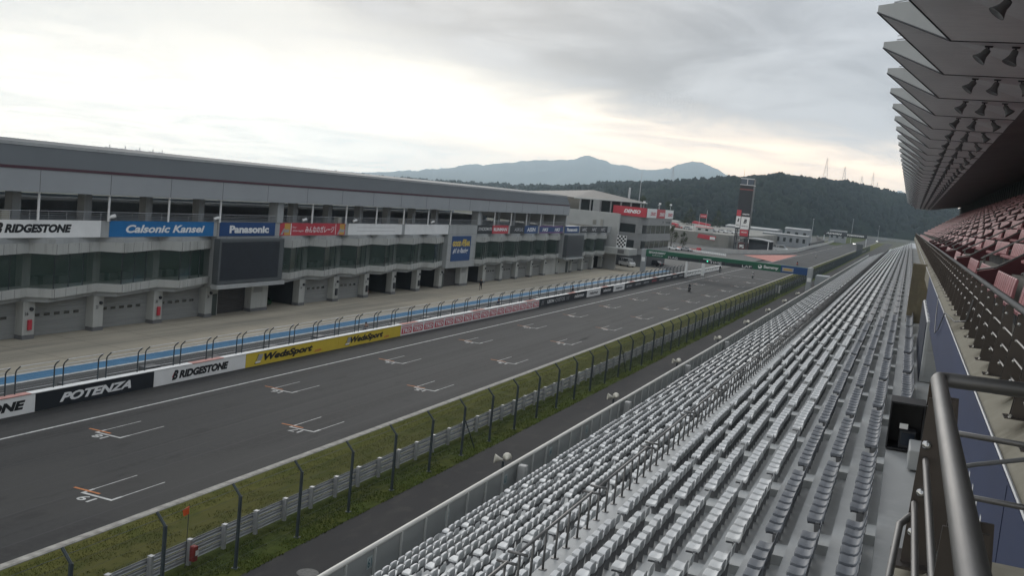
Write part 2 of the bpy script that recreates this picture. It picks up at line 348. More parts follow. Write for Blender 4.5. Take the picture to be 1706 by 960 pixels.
# ---------------------------------------------------------------- hills, forest, mountains
def interp(tab, x):
    xs = [t[0] for t in tab]; return np.interp(x, xs, [t[1] for t in tab])
RIDGE = sorted([(60,-.2),(40,-.2),(29.4,-.08),(25.3,.05),(21.8,.2),(19.4,.36),(16.7,.75),(15,.95),(13.6,1.1),(11,1.5),(8.7,1.83),(7.1,2.12),(5.5,2.1),(3.3,2.0),(1.4,1.75),(-.1,1.5),(-1.6,1.2),(-5,.95),(-12,.8),(-30,.7)])
RR = sorted([(60,2600),(29,2500),(22,2300),(18,1800),(14,1450),(9,1350),(5,1500),(1,1800),(-3,2100),(-12,2100),(-30,2000)])
RB = sorted([(60,1700),(29,1700),(22,1500),(18,1050),(14,760),(9,830),(5,1020),(1,1400),(-3,1650),(-12,1500),(-30,1400)])
def vnoise(seed, n=64):
    g = np.random.default_rng(seed).random((n, n))
    def f(x, y):
        xi = np.floor(x).astype(int); yi = np.floor(y).astype(int); fx = x-xi; fy = y-yi
        fx = fx*fx*(3-2*fx); fy = fy*fy*(3-2*fy); a = g[xi % n, yi % n]; b = g[(xi+1) % n, yi % n]; c = g[xi % n, (yi+1) % n]; d = g[(xi+1) % n, (yi+1) % n]
        return (a*(1-fx)+b*fx)*(1-fy)+(c*(1-fx)+d*fx)*fy
    return lambda x, y: f(x, y)*.5+f(x*2.1+7, y*2.1)*.25+f(x*4.3, y*4.3+5)*.15+f(x*9.1, y*9.1+3)*.1
VN = vnoise(5)
def hill_h(azd, r):
    rb = interp(RB, azd); rr = interp(RR, azd); H = np.tan(np.radians(interp(RIDGE, azd)))*rr+15.3-6.0
    t = np.clip((r-rb)/(rr-rb), 0, 1); s = 1-(1-t)**1.7
    back = np.clip((r-rr)/900, 0, 1)
    x = -r*np.sin(np.radians(azd)); y = r*np.cos(np.radians(azd))
    lump = (VN(x/130, y/130)-.5)*26*np.sin(np.pi*np.clip(t, 0, 1))
    return np.maximum(s*H*(1-.45*back*back)+lump*(H/60), -2)
azs = np.arange(-30, 60.01, .5); rs = np.concatenate([np.linspace(700, 2600, 96), np.linspace(2650, 3600, 8)])
A, Q = np.meshgrid(azs, rs, indexing='ij')
Hh = hill_h(A, Q); Hh[Q < interp(RB, A)] = -1.0
V = np.stack([-Q*np.sin(np.radians(A)), Q*np.cos(np.radians(A)), Hh], -1).reshape(-1, 3)
def gridf(a, b):
    i = np.arange(a*b).reshape(a, b); return np.stack([i[:-1, :-1], i[:-1, 1:], i[1:, 1:], i[1:, :-1]], -1).reshape(-1, 4)
hill_m = layered('wooded_hill_soil', (.008,.014,.011), [(.02, (1,1,1), .4, .6, (.013,.020,.013), .7, 5)], rough=1, bump=.3, bscale=.5, spec=0)
tag(fast_mesh('hills', V, gridf(*A.shape), hill_m, smooth=True), 'dark wooded hills beyond the end of the straight', 'hills', kind='structure')

def ico(sub):
    bm = bmesh.new(); bmesh.ops.create_icosphere(bm, subdivisions=sub, radius=1)
    v = np.array([p.co[:] for p in bm.verts]); f = np.array([[q.index for q in t.verts] for t in bm.faces]); bm.free(); return v, f
IV, IF = ico(2)
crowns = []
for k in range(8):
    g = np.random.default_rng(50+k); d = IV*(1+.38*(g.random((len(IV), 1))-.5)); d = d+(g.random(d.shape)-.5)*.22
    d[:, 2] *= (1.0, 1.5, .85, 1.15)[k % 4]; crowns.append(d)
def leaf_mat(name, cols, scale=.05, dk=.6, bump=.6):
    return layered(name, cols[0], [(scale, (1,1,1), .42, .58, cols[1], .9, 3), (scale*.25, (1,1,1), .45, .62, cols[2], .75, 4), (scale*12, (1,1,1), .4, .6, tuple(c*.45 for c in cols[0]), dk, 3)], rough=.95, bump=bump, bscale=1.6, spec=.1)
forest_m = leaf_mat('forest_foliage', [(.0055,.012,.011), (.0085,.017,.013), (.016,.026,.016)], .05, .25, .25)
pts = []
for _ in range(60000):
    a = RNG.uniform(-9, 17.5) if RNG.random() < .86 else RNG.uniform(17.5, 34)
    rb = interp(RB, a); rr = interp(RR, a)
    r = rb+(rr-rb+60)*math.sqrt(RNG.random()) if RNG.random() < .75 else rr+RNG.uniform(-40, 30)
    if RNG.random() > (r/2000)*1.1: continue
    pts.append((a, r))
    if len(pts) > 13500: break
pts = np.array(pts); hh = hill_h(pts[:, 0], pts[:, 1])
VV = []; FF = []; off = 0
for i, (a, r) in enumerate(pts):
    s = RNG.uniform(3.0, 5.4)*(min(r, 1700)/1300)**.5; c = crowns[RNG.integers(8)]
    t = RNG.uniform(0, 6.28); ct, s_t = math.cos(t), math.sin(t)
    p = np.stack([c[:, 0]*ct-c[:, 1]*s_t, c[:, 0]*s_t+c[:, 1]*ct, c[:, 2]*RNG.uniform(.85, 1.35)], -1)*s
    p += (-r*math.sin(math.radians(a)), r*math.cos(math.radians(a)), hh[i]+s*.55)
    VV.append(p); FF.append(IF+off); off += len(IV)
tag(fast_mesh('forest', np.concatenate(VV), np.concatenate(FF), forest_m), 'dark green forest covering the hills', 'forest', kind='stuff')

MTN = sorted([(60,-.1),(36,-.1),(30.7,.12),(29,.35),(27.4,.6),(26,.85),(24.7,1.18),(23.6,1.32),(22.3,1.6),(21,1.78),(19.8,1.95),(18.7,2.12),(18.3,2.30),(17.95,2.42),(17.5,2.34),(17.0,2.2),(16.5,2.06),(15.8,2.03),(15.1,2.0),(14.2,1.88),(13.6,2.02),(13.1,2.24),(12.5,2.52),(12.05,2.66),(11.5,2.64),(10.9,2.42),(10.2,2.18),(9.4,1.9),(8,1.5),(6,1.2),(3,1.3),(1.6,1.95),(.8,1.98),(0,1.72),(-1,1.5),(-3,1.2),(-8,.9),(-30,.7)])
am = np.arange(-25, 33.01, .1); rm = np.linspace(6300, 11800, 40)
A, Q = np.meshgrid(am, rm, indexing='ij')
RIDGER = 9300+VN(am/4, am*0+3)*600
Hm = np.tan(np.radians(interp(MTN, am)+np.where(interp(MTN, am) > .4, (VN(am*3.1, am*0+9)-.5)*.16+(VN(am*9, am*0+2)-.5)*.06, 0)))*RIDGER+15.3
t = (Q-6300)/(RIDGER[:, None]-6300)
x = -Q*np.sin(np.radians(A)); y = Q*np.cos(np.radians(A))
prof = np.where(t < 1, np.clip(t, 0, 1)**1.35, 1-.7*np.clip((Q-RIDGER[:, None])/2400, 0, 1))
rid = 1-2*np.abs(VN(x/650, y/1400)-.5)
Hz = Hm[:, None]*prof+(rid-.75)*185*np.clip(t*(1-t), 0, 1)*2.2*(Hm[:, None]/350)+(VN(A*2.2, Q/330)-.5)*17*np.clip(t, 0, 1)
Hz = np.maximum(Hz, -5)
V = np.stack([x, y, Hz], -1).reshape(-1, 3)
tag(fast_mesh('mountains', V, gridf(*A.shape), layered('mountain_slopes', (.045,.055,.04), [(.002, (1,1,1), .4, .6, (.06,.065,.05), .8, 5)], rough=1, bump=0), smooth=True), 'hazy grey mountain range on the horizon', 'mountains', kind='structure')

# ---------------------------------------------------------------- haze: one closed box round camera and scene
hm = bpy.data.materials.new('haze'); hm.use_nodes = True; t = hm.node_tree; t.nodes.clear()
pv = t.nodes.new('ShaderNodeVolumePrincipled'); pv.inputs['Color'].default_value = (.70,.865,1.0,1); pv.inputs['Density'].default_value = 1.0e-4; pv.inputs['Anisotropy'].default_value = .6
om = t.nodes.new('ShaderNodeOutputMaterial'); t.links.new(pv.outputs[0], om.inputs['Volume'])
mb = MB(); mb.box(-6700, 5300, -400, 12500, -6.5, 455); hz = mb.build('haze', hm); tag(hz, 'thin pale haze over the whole valley', 'haze', kind='stuff')
# ---------------------------------------------------------------- pit wall and its boards
def col(name, c, rough=.5, var=.05, **k): return mat(name, c, rough, var, .8, **k)
c_white = col('board_white', (.78,.79,.78)); c_black = col('board_black', (.020,.024,.03)); c_ink = col('ink_black', (.014,.015,.018)); c_yel = col('board_yellow', (.62,.47,.05))
c_red = col('board_red', (.48,.045,.065)); c_blue = col('board_blue', (.012,.15,.38)); c_navy = col('board_navy', (.014,.06,.185)); c_lw = col('letter_white', (.78,.79,.79))
c_gold = col('board_gold', (.55,.33,.08)); c_sil = col('letter_silver', (.55,.56,.58)); c_green = col('board_green', (.012,.10,.055)); c_pink = col('board_rose', (.55,.06,.09))
c_goodyel = col('letter_yellow', (.65,.48,.08)); c_purple = col('board_purple', (.16,.07,.20)); c_grey = col('board_grey', (.33,.34,.35))

pw = thing('pit_wall', 'long low concrete pit wall between track and pit lane', 'wall', (-45, 40, 0))
mb = MB(); mb.box(-45.25, -44.86, -40, 218, 0, 1.10); mb.build('wall_body', conc, pw)
mb = MB(); y = -40
while y < 217:
    mb.cbox(-45.28, -44.80, y+.02, y+3.38, 1.10, 1.155, .012, 1 if int((y+40)/3.4) % 5 == 2 else 0); y += 3.4
mb.build('coping', [c_white, mat('pink_coping', (.52,.28,.25), .7, .2, 1)], pw)
def PX(X, y0, z0): return lambda u, v: (X, y0+u, z0+v)
def board(y0, y1, z0, z1, X, m, label, texts=(), group=None, name='banner', cat='banner', thick=.03, extra=None):
    """flat board facing +X; texts: (string, u0, u1, v0, v1, material, shear, bold)"""
    mb = MB(); mb.box(X-thick, X, y0+.02, y1-.02, z0, z1)
    o = tag(mb.build(name, m, origin=(X, (y0+y1)/2, z0)), label, cat, group)
    P = PX(X+.006, y0, z0)
    by = {}
    for (s, u0, u1, v0, v1, tm, sh, bo) in texts:
        k = by.setdefault(tm.name, (MB(), tm)); lettering(k[0], s, P, u0, u1, v0, v1, sh, bo)
    for n, (b, tm) in by.items(): b.build('lettering', tm, o)
    if extra: extra(o, P)
    return o
XW = -44.83
GB = 'sponsor boards along the pit wall'
def b_logo(o, P, u, v, h, dark=c_ink):
    """slanted letter B with a red corner wedge"""
    a = MB(); flat(a, lambda x, y: P(u+x*h, v+y*h), [(-.34,.30),(.10,1.02),(.34,1.02),(-.06,.30)]); a.build('emblem', c_red, o)
    b = MB(); Q = lambda x, y: tuple(np.add(P(x, y), (.003, 0, 0))); lettering(b, 'B', Q, u-.34*h, u+.62*h, v, v+1.02*h, .42, .06); b.build('emblem', dark, o); return
    b = MB(); q = lambda x, y: P(u+x*h, v+y*h)
    flat(b, q, [(-.42,-.05),(-.18,-.05),(.34,.95),(.26,1.0)]); flat(b, q, [(-.18,-.05),(.30,-.05),(.36,.05),(-.08,.12)]); flat(b, q, [(.30,-.05),(.52,.1),(.58,.36),(.42,.36),(.34,.16)])
    flat(b, q, [(.12,.42),(.42,.36),(.58,.36),(.50,.52),(.2,.52)]); flat(b, q, [(.50,.52),(.62,.72),(.62,.9),(.46,.9),(.42,.6)]); flat(b, q, [(.26,1.0),(.34,.9),(.62,.9),(.5,1.02)])
    b.build('emblem', dark, o)
board(31.9, 41.9, .03, 1.08, XW, c_white, 'white board with black slanted lettering cut off by the left picture edge', [('BRIDGESTONE', 1.8, 9.3, .28, .82, c_ink, .22, .06)], GB)
board(41.9, 51.45, .03, 1.08, XW, c_black, 'black board with bold white italic word on the pit wall', [('POTENZA', 1.75, 7.5, .26, .80, c_lw, .35, .045)], GB)
board(51.45, 61.2, .03, 1.08, XW, c_white, 'white board with red-cornered emblem and black lettering beside the black board', [('RIDGESTONE', 2.44, 7.7, .24, .80, c_ink, .22, .065)], GB, extra=lambda o, P: b_logo(o, P, 1.95, .20, .66))
def weds(o, P):
    a = MB(); q = lambda x, y: P(1.2+x*.95, .2+y*.66)
    flat(a, q, [(-.05,0),(.62,0),(.72,.22),(.02,.22)]); a.build('emblem', c_lw, o)
    a = MB(); flat(a, q, [(.18,.30),(.78,.30),(1.0,1.0),(.42,1.0)]); a.build('emblem', c_grey, o)
    a = MB(); flat(a, lambda x, y: P(1.2+x*.95, .2+y*.66), [(-.12,-.05),(-.05,-.05),(.42,1.04),(.36,1.04)]); flat(a, q, [(-.12,-.07),(.66,-.07),(.68,-.02),(-.1,-.02)]); a.build('emblem', c_ink, o)
for y0, y1, w in ((61.2, 74.2, 'nearer'), (74.2, 85.6, 'farther')):
    s = (y1-y0)/13
    board(y0, y1, .03, 1.08, XW, c_yel, '%s of two yellow boards with heavy black slanted lettering' % w, [('WedsSport', 2.25*s, 9.0*s, .14, .86, c_ink, .3, .055), ('.com', 9.2*s, 10.3*s, .16, .34, c_red, .1, .02)], GB, extra=weds)
n = 16; w = (124.5-85.6)/n
for k in range(n):
    y0 = 85.6+k*w
    def trd(o, P, w=w):
        a = MB(); flat(a, P, [(.16,.14),(w-.16,.14),(w-.16,.74),(.16,.74)]); flat(a, P, [(.16,.84),(w-.16,.84),(w-.16,.92),(.16,.92)]); a.build('emblem', c_pink, o)
        a = MB(); lettering(a, 'TRD', lambda u, v: (lambda p: (p[0]+.003, p[1], p[2]))(P(u, v)), .34, w-.34, .24, .64, .15, .04); a.build('lettering', c_lw, o)
    lab = 'white board carrying a red lettered panel, one of a row of identical boards'
    board(y0, y0+w, .03, 1.08, XW, c_white, lab, [], 'row of identical red and white boards on the pit wall', extra=trd)
board(124.5, 138.1, .03, 1.08, XW, c_black, 'long black board with two white words beyond the red and white boards', [('LEON', 3.3, 6.0, .30, .76, c_lw, 0, .04), ('CVSTOS', 6.6, 10.6, .28, .78, c_lw, 0, -.005), ('II', .9, 1.9, .2, .8, c_grey, .2, .0), ('W', 11.4, 12.8, .2, .8, c_grey, .2, .0)], GB)
for y0, y1, m, tm, lab in ((138.1,145.6,c_black,c_lw,'black board with white squared lettering, left of the first white far board'), (145.6,152.9,c_white,c_ink,'white board with black squared lettering, nearer of the two far white boards'),
                           (152.9,160.3,c_black,c_lw,'black board with white squared lettering between two white boards'), (160.3,167.3,c_white,c_ink,'white board with black squared lettering, farther of the two far white boards')):
    board(y0, y1, .03, 1.08, XW, m, lab, [('nismo', 1.5, y1-y0-1.5, .30, .78, tm, .2, .03)], GB)
for k in range(8):
    y0 = 167.3+k*6.1
    board(y0, y0+6.1, .03, 1.08, XW, c_black, 'dark board with small pale lettering at the far end of the pit wall', [('ADVAN', 1.1, 5.0, .34, .72, c_pink if k == 3 else c_sil, .2, .02)], 'small dark boards at the far end of the pit wall')

# catch panels on the pit wall: two bent posts and rails each
def pit_panel():
    t = thing('pit_fence_panel', 'bent steel catch fence panel standing on the pit wall', 'fence panel', (-45.2, 0, 1.0), 'catch fence panels on the pit wall')
    for y in (0, 2.72):
        a = MB(); a.tube([(-45.2, y, .2), (-45.2, y, 2.42), (-45.12, y, 2.56), (-44.86, y, 2.80)], .042, 6); a.build('post', fence_m, t)
    a = MB()
    for x, z, r in ((-44.86, 2.80, .022), (-45.2, 2.45, .02), (-45.2, 1.35, .012)): a.tube([(x, 0, z), (x, 2.72, z)], r, 5)
    a.build('rail', galv, t)
    a = MB()
    for z in (1.5, 1.65, 1.8, 1.95, 2.1, 2.25): a.tube([(-45.2, 0, z), (-45.2, 2.72, z)], .004, 3)
    a.build('wire', galv, t)
    return t
pp = pit_panel(); y = 17.05+3.39; k = 0
while y < 214:
    o = pp if k == 0 else copy_tree(pp)
    o.location.y = y; y += 3.39; k += 1
# grey work cabinets standing behind the pit wall
for k in range(14):
    y = 38+k*6.8; h = .95+.25*((k*7) % 3)/2
    a = MB(); a.cbox(-46.3, -45.6, y, y+1.3, .0, h, .03); a.box(-46.32, -45.58, y+.05, y+1.25, h-.12, h-.09, 1)
    tag(a.build('pit_cabinet', [mat('cabinet_grey', (.10,.105,.11), .5, .15, .7, metal=.2), dark], origin=(-45.95, y+.65, 0)), 'low grey timing cabinet standing behind the pit wall', 'cabinet', 'timing cabinets behind the pit wall')
# white framed low barrier past the gantry
t = thing('concrete_barrier', 'white framed open barrier continuing beyond the pit wall end', 'barrier', (-45, 240, 0))
a = MB(); a.box(-45.2, -44.9, 218.5, 262, .95, 1.12); a.box(-45.15, -44.95, 218.5, 262, 0, .25); a.build('rail', c_white, t)
for k in range(15):
    a = MB(); a.cbox(-45.22, -44.88, 218.5+k*3.1, 218.85+k*3.1, .0, .95, .02); a.build('post', c_white, t)

# ---------------------------------------------------------------- near catch fence and guardrail
cf = thing('catch_fence', 'tall catch fence of bent green grey posts and wires along the track', 'fence', (-22.03, 38, 0))
PY = [38.52+4.07*k for k in range(-9, 150)]
def fpost(a, y, seg=6):
    a.tube([(-22.03, y, 0), (-22.03, y, 2.84)], .075, seg); a.tube([(-22.03, y, 2.82), (-22.42, y, 3.24)], .055, seg)
    if seg > 4: a.cbox(-22.15, -21.91, y-.12, y+.12, 0, .03, .005)
for y in PY[:96]:
    a = MB(); fpost(a, y, 6 if y < 120 else 4); a.build('post', fence_m, cf)
a = MB()
for y in PY[96:]: fpost(a, y, 4)
tag(a.build('post', fence_m, cf), kind='stuff')
a = MB()
for z in (.35, .75, 1.2, 1.6, 2.0, 2.4, 2.8): a.tube([(-22.09, PY[0], z), (-22.09, PY[-1], z)], .0035, 4)
for x, z in ((-22.42, 3.24), (-22.25, 3.05)): a.tube([(x, PY[0], z), (x, PY[-1], z)], .009, 4)
for y in np.arange(75, 520, .30): a.add([(-22.102, y, .1), (-22.084, y, .1), (-22.084, y, 2.84), (-22.102, y, 2.84)], [(0,1,2,3)])
a.build('wire', fence_m, cf)
mm = bpy.data.materials.new('wire_mesh'); mm.use_nodes = True; bb = mm.node_tree.nodes['Principled BSDF']
bb.inputs['Base Color'].default_value = (.06,.07,.075,1); bb.inputs['Alpha'].default_value = .17; bb.inputs['Roughness'].default_value = .6; MATS['wire_mesh'] = mm
a = MB(); a.quad((-22.10, PY[0], .1), (-22.10, PY[-1], .1), (-22.10, PY[-1], 2.84), (-22.10, PY[0], 2.84)); a.build('wire_mesh', mm, cf)
for y in (50.7, 84, 118):
    a = MB(); a.tube([(-22.03, y-.05, 2.3), (-22.03, y+1.9, .05)], .035, 5); a.build('brace', fence_m, cf)

gr = thing('guardrail', 'galvanised steel guardrail with three corrugated beams beside the grass', 'guardrail', (-23.6, 40, 0))
prof = [(0,0),(.055,.03),(.055,.10),(.012,.14),(.012,.17),(.055,.21),(.055,.28),(0,.31)]
for z in (.10, .40, .70):
    a = MB(); x0 = -23.70
    ys = np.arange(-12, 640, 8.2)
    for y0, y1 in zip(ys, ys[1:]):
        for (p, q), (r_1, s_) in zip(prof, prof[1:]):
            a.quad((x0-p, y0, z+q*.8), (x0-p, y1, z+q*.8), (x0-r_1, y1, z+s_*.8), (x0-r_1, y0, z+s_*.8))
    a.build('beam', galv, gr)
gy = [33.73+2.06*k for k in range(-10, 200)]
def gpost(a, y):
    a.cbox(-23.68, -23.53, y-.07, y+.07, 0, 1.0, .012); a.cbox(-23.71, -23.50, y-.10, y+.10, 1.0, 1.035, .01); a.box(-23.70, -23.66, y-.10, y+.10, .15, .95)
gm = mat('galvanised_post', (.42,.43,.44), .5, .12, 1.5, metal=.25)
for y in gy[:98]:
    a = MB(); gpost(a, y); a.build('post', gm, gr)
a = MB()
for y in gy[98:]: gpost(a, y)
tag(a.build('post', gm, gr), kind='stuff')
# marshal post flag and extinguisher box by the fence at the lower left
t = thing('fire_extinguisher_box', 'red fire extinguisher box on the guardrail by the nearest fence posts', 'extinguisher box', (-23.3, 29.55, .1))
a = MB(); a.cbox(-23.45, -23.22, 29.42, 29.66, .25, .85, .03); a.build('box', mat('dull_red_box', (.22,.025,.02), .6, .1, 3), t); a = MB(); a.box(-23.19, -23.185, 29.46, 29.64, .5, .7); a.build('label_plate', c_lw, t)
t = thing('marker_flag', 'small orange flag on a thin stick above the guardrail', 'flag', (-23.4, 29.4, 0))
a = MB(); a.tube([(-23.5, 29.3, 0), (-23.5, 29.3, 2.45)], .014, 5); a.build('stick', dark, t)
a = MB(); a.prism([(-23.5, 29.3, 2.42), (-23.5, 28.95, 2.36), (-23.5, 29.02, 2.1), (-23.5, 29.3, 2.12)], (.015, 0, 0)); a.build('flag_cloth', mat('flag_orange', (.75,.12,.03), .7, .1, 5), t)

# weeds and grass tufts in the two grass strips: uncountable
def tufts(name, x0, x1, y0, y1, n, h, m, label):
    g = np.random.default_rng(len(name)); y = y0+(y1-y0)*g.random(n)**1.6; x = g.uniform(x0, x1, n)
    keep = VN(x*1.3, y*.8) > .38; x, y = x[keep], y[keep]; n = len(x)
    a = g.uniform(0, 6.28, n); hh = h*g.uniform(.5, 1.5, n); w = hh*.28; lx, ly = np.cos(a), np.sin(a); b = g.uniform(-.6, .6, (n, 2))*hh[:, None]
    V = np.zeros((n, 3, 3)); V[:, 0] = np.stack([x-lx*w, y-ly*w, 0*x], -1); V[:, 1] = np.stack([x+lx*w, y+ly*w, 0*x], -1); V[:, 2] = np.stack([x+b[:, 0], y+b[:, 1], hh], -1)
    tag(fast_mesh(name, V.reshape(-1, 3), np.arange(n*3).reshape(-1, 3), m), label, 'grass', kind='stuff')
blade = leaf_mat('grass_blades', [(.095,.130,.032), (.130,.150,.042), (.070,.100,.026)], 1.2)
tufts('weeds', -23.4, -21.4, 22, 190, 60000, .065, blade, 'weedy green grass growing between guardrail and path')
tufts('grass', -28.3, -23.9, 22, 120, 60000, .05, leaf_mat('short_grass_blades', [(.105,.118,.032), (.135,.130,.042), (.085,.105,.028)], .6), 'short olive green grass beside the track')
# ---------------------------------------------------------------- pit building
pane = glassy('tinted_glass', (.045,.080,.066), .50, .07, .7)
dkglass = mat('dark_glazing', (.012,.018,.020), .10, .2, .4, spec=.8)
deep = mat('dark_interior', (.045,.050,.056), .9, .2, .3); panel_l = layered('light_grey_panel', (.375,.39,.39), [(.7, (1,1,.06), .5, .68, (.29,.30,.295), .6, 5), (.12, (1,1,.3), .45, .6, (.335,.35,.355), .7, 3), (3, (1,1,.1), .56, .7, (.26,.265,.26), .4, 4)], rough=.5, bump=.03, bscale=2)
panel_w = layered('pale_panel', (.43,.44,.42), [(.9, (1,1,.07), .5, .68, (.31,.315,.295), .65, 5), (.15, (1,1,.4), .45, .6, (.385,.395,.38), .7, 3), (4, (1,1,.12), .56, .7, (.27,.27,.255), .45, 4)], rough=.55, bump=.03, bscale=2); shutter_m = mat('grey_roller_shutter', (.27,.28,.275), .5, .10, .6, stretch=(1, .2, 6))
roof_d = mat('dark_roof_metal', (.082,.094,.102), .6, .06, .2); seam = mat('panel_seam', (.12,.12,.12), .8, .1, 1); stripe_m = mat('dark_red_stripe', (.075,.032,.045), .6, .1, 1)
base_m = mat('grey_plinth', (.15,.155,.16), .7, .12, 1); gold_m = mat('pale_gold_panel', (.33,.32,.27), .5, .1, .5)
GRP = 'pit garage building'
bd = thing('pit_building', 'long three-level grey pit building with garages, glass balcony and dark sloping roof', 'building', (-64, 110, 0))
Y0, Y1 = 27.7, 181.0
cores = [(78.1, 88.2), (129.6, 139.6), (181.0, 190.6)]
bays = []          # (start, end) of garage openings between pillar fronts
y = 78.1-7.13*7
k = 0
P_ends = []
pil = [78.1-7.13*j for j in range(1, 8)][::-1]                    # left faces of pillars before the first core
pil += [94.0+7.12*j for j in range(5)]+[145.4+7.1*j for j in range(5)]+[196.7, 203.9, 210.7]
def pillar(y, w=1.12):
    a = MB(); a.cbox(-63.25, -62.4, y, y+w, .32, 3.0, .03); a.build('pillar', panel_w, bd)
    a = MB(); a.box(-63.27, -62.38, y-.01, y+w+.01, 0, .32); a.build('pillar_plinth', base_m, bd)
    a = MB(); a.lathe([(.11, 0), (.15, .08), (.15, .2)], (-62.42, y+w*.62, 2.42), (1, 0, -.3), 8); a.build('lamp', dark, bd)
    P = PX(-62.36, y, 1.9)
    a = MB(); lettering(a, str(int(abs(y)) % 40), P, .18, .46, 0, .28, 0, .02); a.build('garage_number', dark, bd)
for y in pil: pillar(y)
for i, y in enumerate(pil[:12]):
    if i % 2 == 0 or i > 7:
        red = y < 75
        t = tag(MB().cbox(-62.39, -62.22, y+.40, y+.75, .75, 1.55, .02).build('hose_box', c_red if red else dark, origin=(-62.3, y+.6, .75)), ('red fire hose box' if red else 'dark equipment box')+' on the garage pillar', 'hose box', 'boxes on garage pillars')
openings = []
for p, q in zip(pil, pil[1:]):
    c_ = [c for c in cores if p < c[0] < q]
    if c_: q = c_[0][0]
    if p < 174: openings.append((p+1.12, q))
openings += [(197.85, 203.9), (205.0, 210.7)]
closed = []; opened = []
def is_open(a, b):
    m = (a+b)/2
    if 79 < m < 94 or 130 < m < 145.4 or 181 < m < 196: return None
    return any(abs(m-c) < 2 for c in (112.3, 119.5, 126.6)) or m > 204.5
def shutter(a_, b_, win=True, m=None):
    a = MB(); n = 16
    for k in range(n):
        z = 0.02+k*2.95/n; a.box(-63.32, -63.22+.014*(k % 2), a_, b_, z, z+2.95/n-.012)
    o = a.build('garage_door', m or shutter_m, bd)
    if win:
        w = (b_-a_)/6
        for k in range(5):
            a = MB(); a.box(-63.205, -63.19, a_+w*(k+.62), a_+w*(k+1.18), 1.58, 1.80); a.build('door_window', dkglass, o)
for a_, b_ in openings:
    s = is_open(a_, b_)
    if s is False: shutter(a_, b_)
    elif s is True:
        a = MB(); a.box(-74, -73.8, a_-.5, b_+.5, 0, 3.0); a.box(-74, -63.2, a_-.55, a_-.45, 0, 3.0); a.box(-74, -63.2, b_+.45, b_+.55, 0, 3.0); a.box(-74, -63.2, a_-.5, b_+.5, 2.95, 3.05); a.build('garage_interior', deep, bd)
# service cores at ground level: door pillar, dark gate, pale pier, open garage
for c0, c1 in cores[:2]:
    pillar(c0, 1.0)
    a = MB(); a.box(-63.3, -62.8, c0+1.02, c0+2.3, 0, 3.0); o = a.build('wall_panel', panel_w, bd)
    a = MB(); a.cbox(-62.82, -62.74, c0+1.25, c0+2.15, .02, 2.15, .01); a.build('door', mat('dark_green_door', (.05,.065,.06), .5, .1, 1), o)
    shutter(c0+2.32, c0+7.15, False, mat('dark_gate', (.06,.058,.058), .6, .12, .8, stretch=(1, 5, .3)))
    a = MB(); a.cbox(-63.25, -62.4, c0+7.2, c1-.05, .32, 3.0, .03); a.build('pier', panel_w, bd)
    a = MB(); a.box(-62.395, -62.37, c0+7.5, c0+9.0, 2.0, 2.7); a.build('louvre', shutter_m, bd)
    a = MB(); a.box(-63.27, -62.38, c0+7.18, c1-.03, 0, .32); a.build('pillar_plinth', base_m, bd)
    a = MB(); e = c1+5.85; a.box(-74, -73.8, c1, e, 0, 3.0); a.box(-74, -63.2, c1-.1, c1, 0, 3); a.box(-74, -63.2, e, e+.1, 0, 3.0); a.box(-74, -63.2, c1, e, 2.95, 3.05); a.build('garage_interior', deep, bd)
a = MB(); a.box(-63.3, -62.6, 174.9, 180.9, 0, 3.0); a.box(-63.3, -62.7, 182.2, 190.6, 0, 3.0); a.build('wall_panel', panel_w, bd)
a = MB(); a.cbox(-62.72, -62.65, 187.3, 188.6, .02, 2.2, .01); a.build('door', MATS['dark_green_door'], bd)
for yy in (181.0, 189.4): pillar(yy, 1.0)
shutter(191.8, 196.7)
# main mass behind, ceilings
a = MB(); a.box(-86, -74.2, Y0, 213, 0, 8.0); a.box(-86, -63.3, Y0, 213, 3.05, 3.6); a.box(-86, -62.75, Y0, 213, 7.35, 8.0); a.box(-66.2, -65.9, Y0, 213, 3.6, 7.4); a.build('wall', mat('interior_wall', (.26,.285,.28), .8, .15, .3), bd)
a = MB(); a.box(-85, -62, Y0, Y1, 8.005, 8.03); a.build('deck_floor', conc, bd)
# saw-tooth balcony: slab lip, band above, glass between, one set per bay
def tooth(y0, y1): return [(-62.15, y0), (-60.75, y0+1.35), (-62.15, y1)]
def extr(a, line, z0, z1, depth, mi=0, ztop_off=0.0):
    n = len(line)
    for (xa, ya), (xb, yb) in zip(line, line[1:]):
        a.add([(xa,ya,z0),(xb,yb,z0),(xb,yb,z1),(xa,ya,z1),(-62.6-depth,ya,z0),(-62.6-depth,yb,z0),(-62.6-depth,yb,z1),(-62.6-depth,ya,z1)],
              [(0,1,2,3),(4,7,6,5),(3,2,6,7),(0,4,5,1)], mi)
teeth = []
starts = [p for p in pil if p < 78]+[94.0-6.1+7.12*0, ]
segs = [(pil[i], pil[i+1]) for i in range(6)]+[(pil[6], 78.1)]
segs += [(88.2, 94.9)]+[(94.9+7.0*j, 94.9+7.0*(j+1)) for j in range(4)]+[(122.9, 129.6)]
segs += [(139.6, 146.4)]+[(146.4+7.0*j, 146.4+7.0*(j+1)) for j in range(4)]+[(174.4, 181.0)]
segs += [(190.8, 197.8), (197.8, 205.0), (205.0, 212.6)]
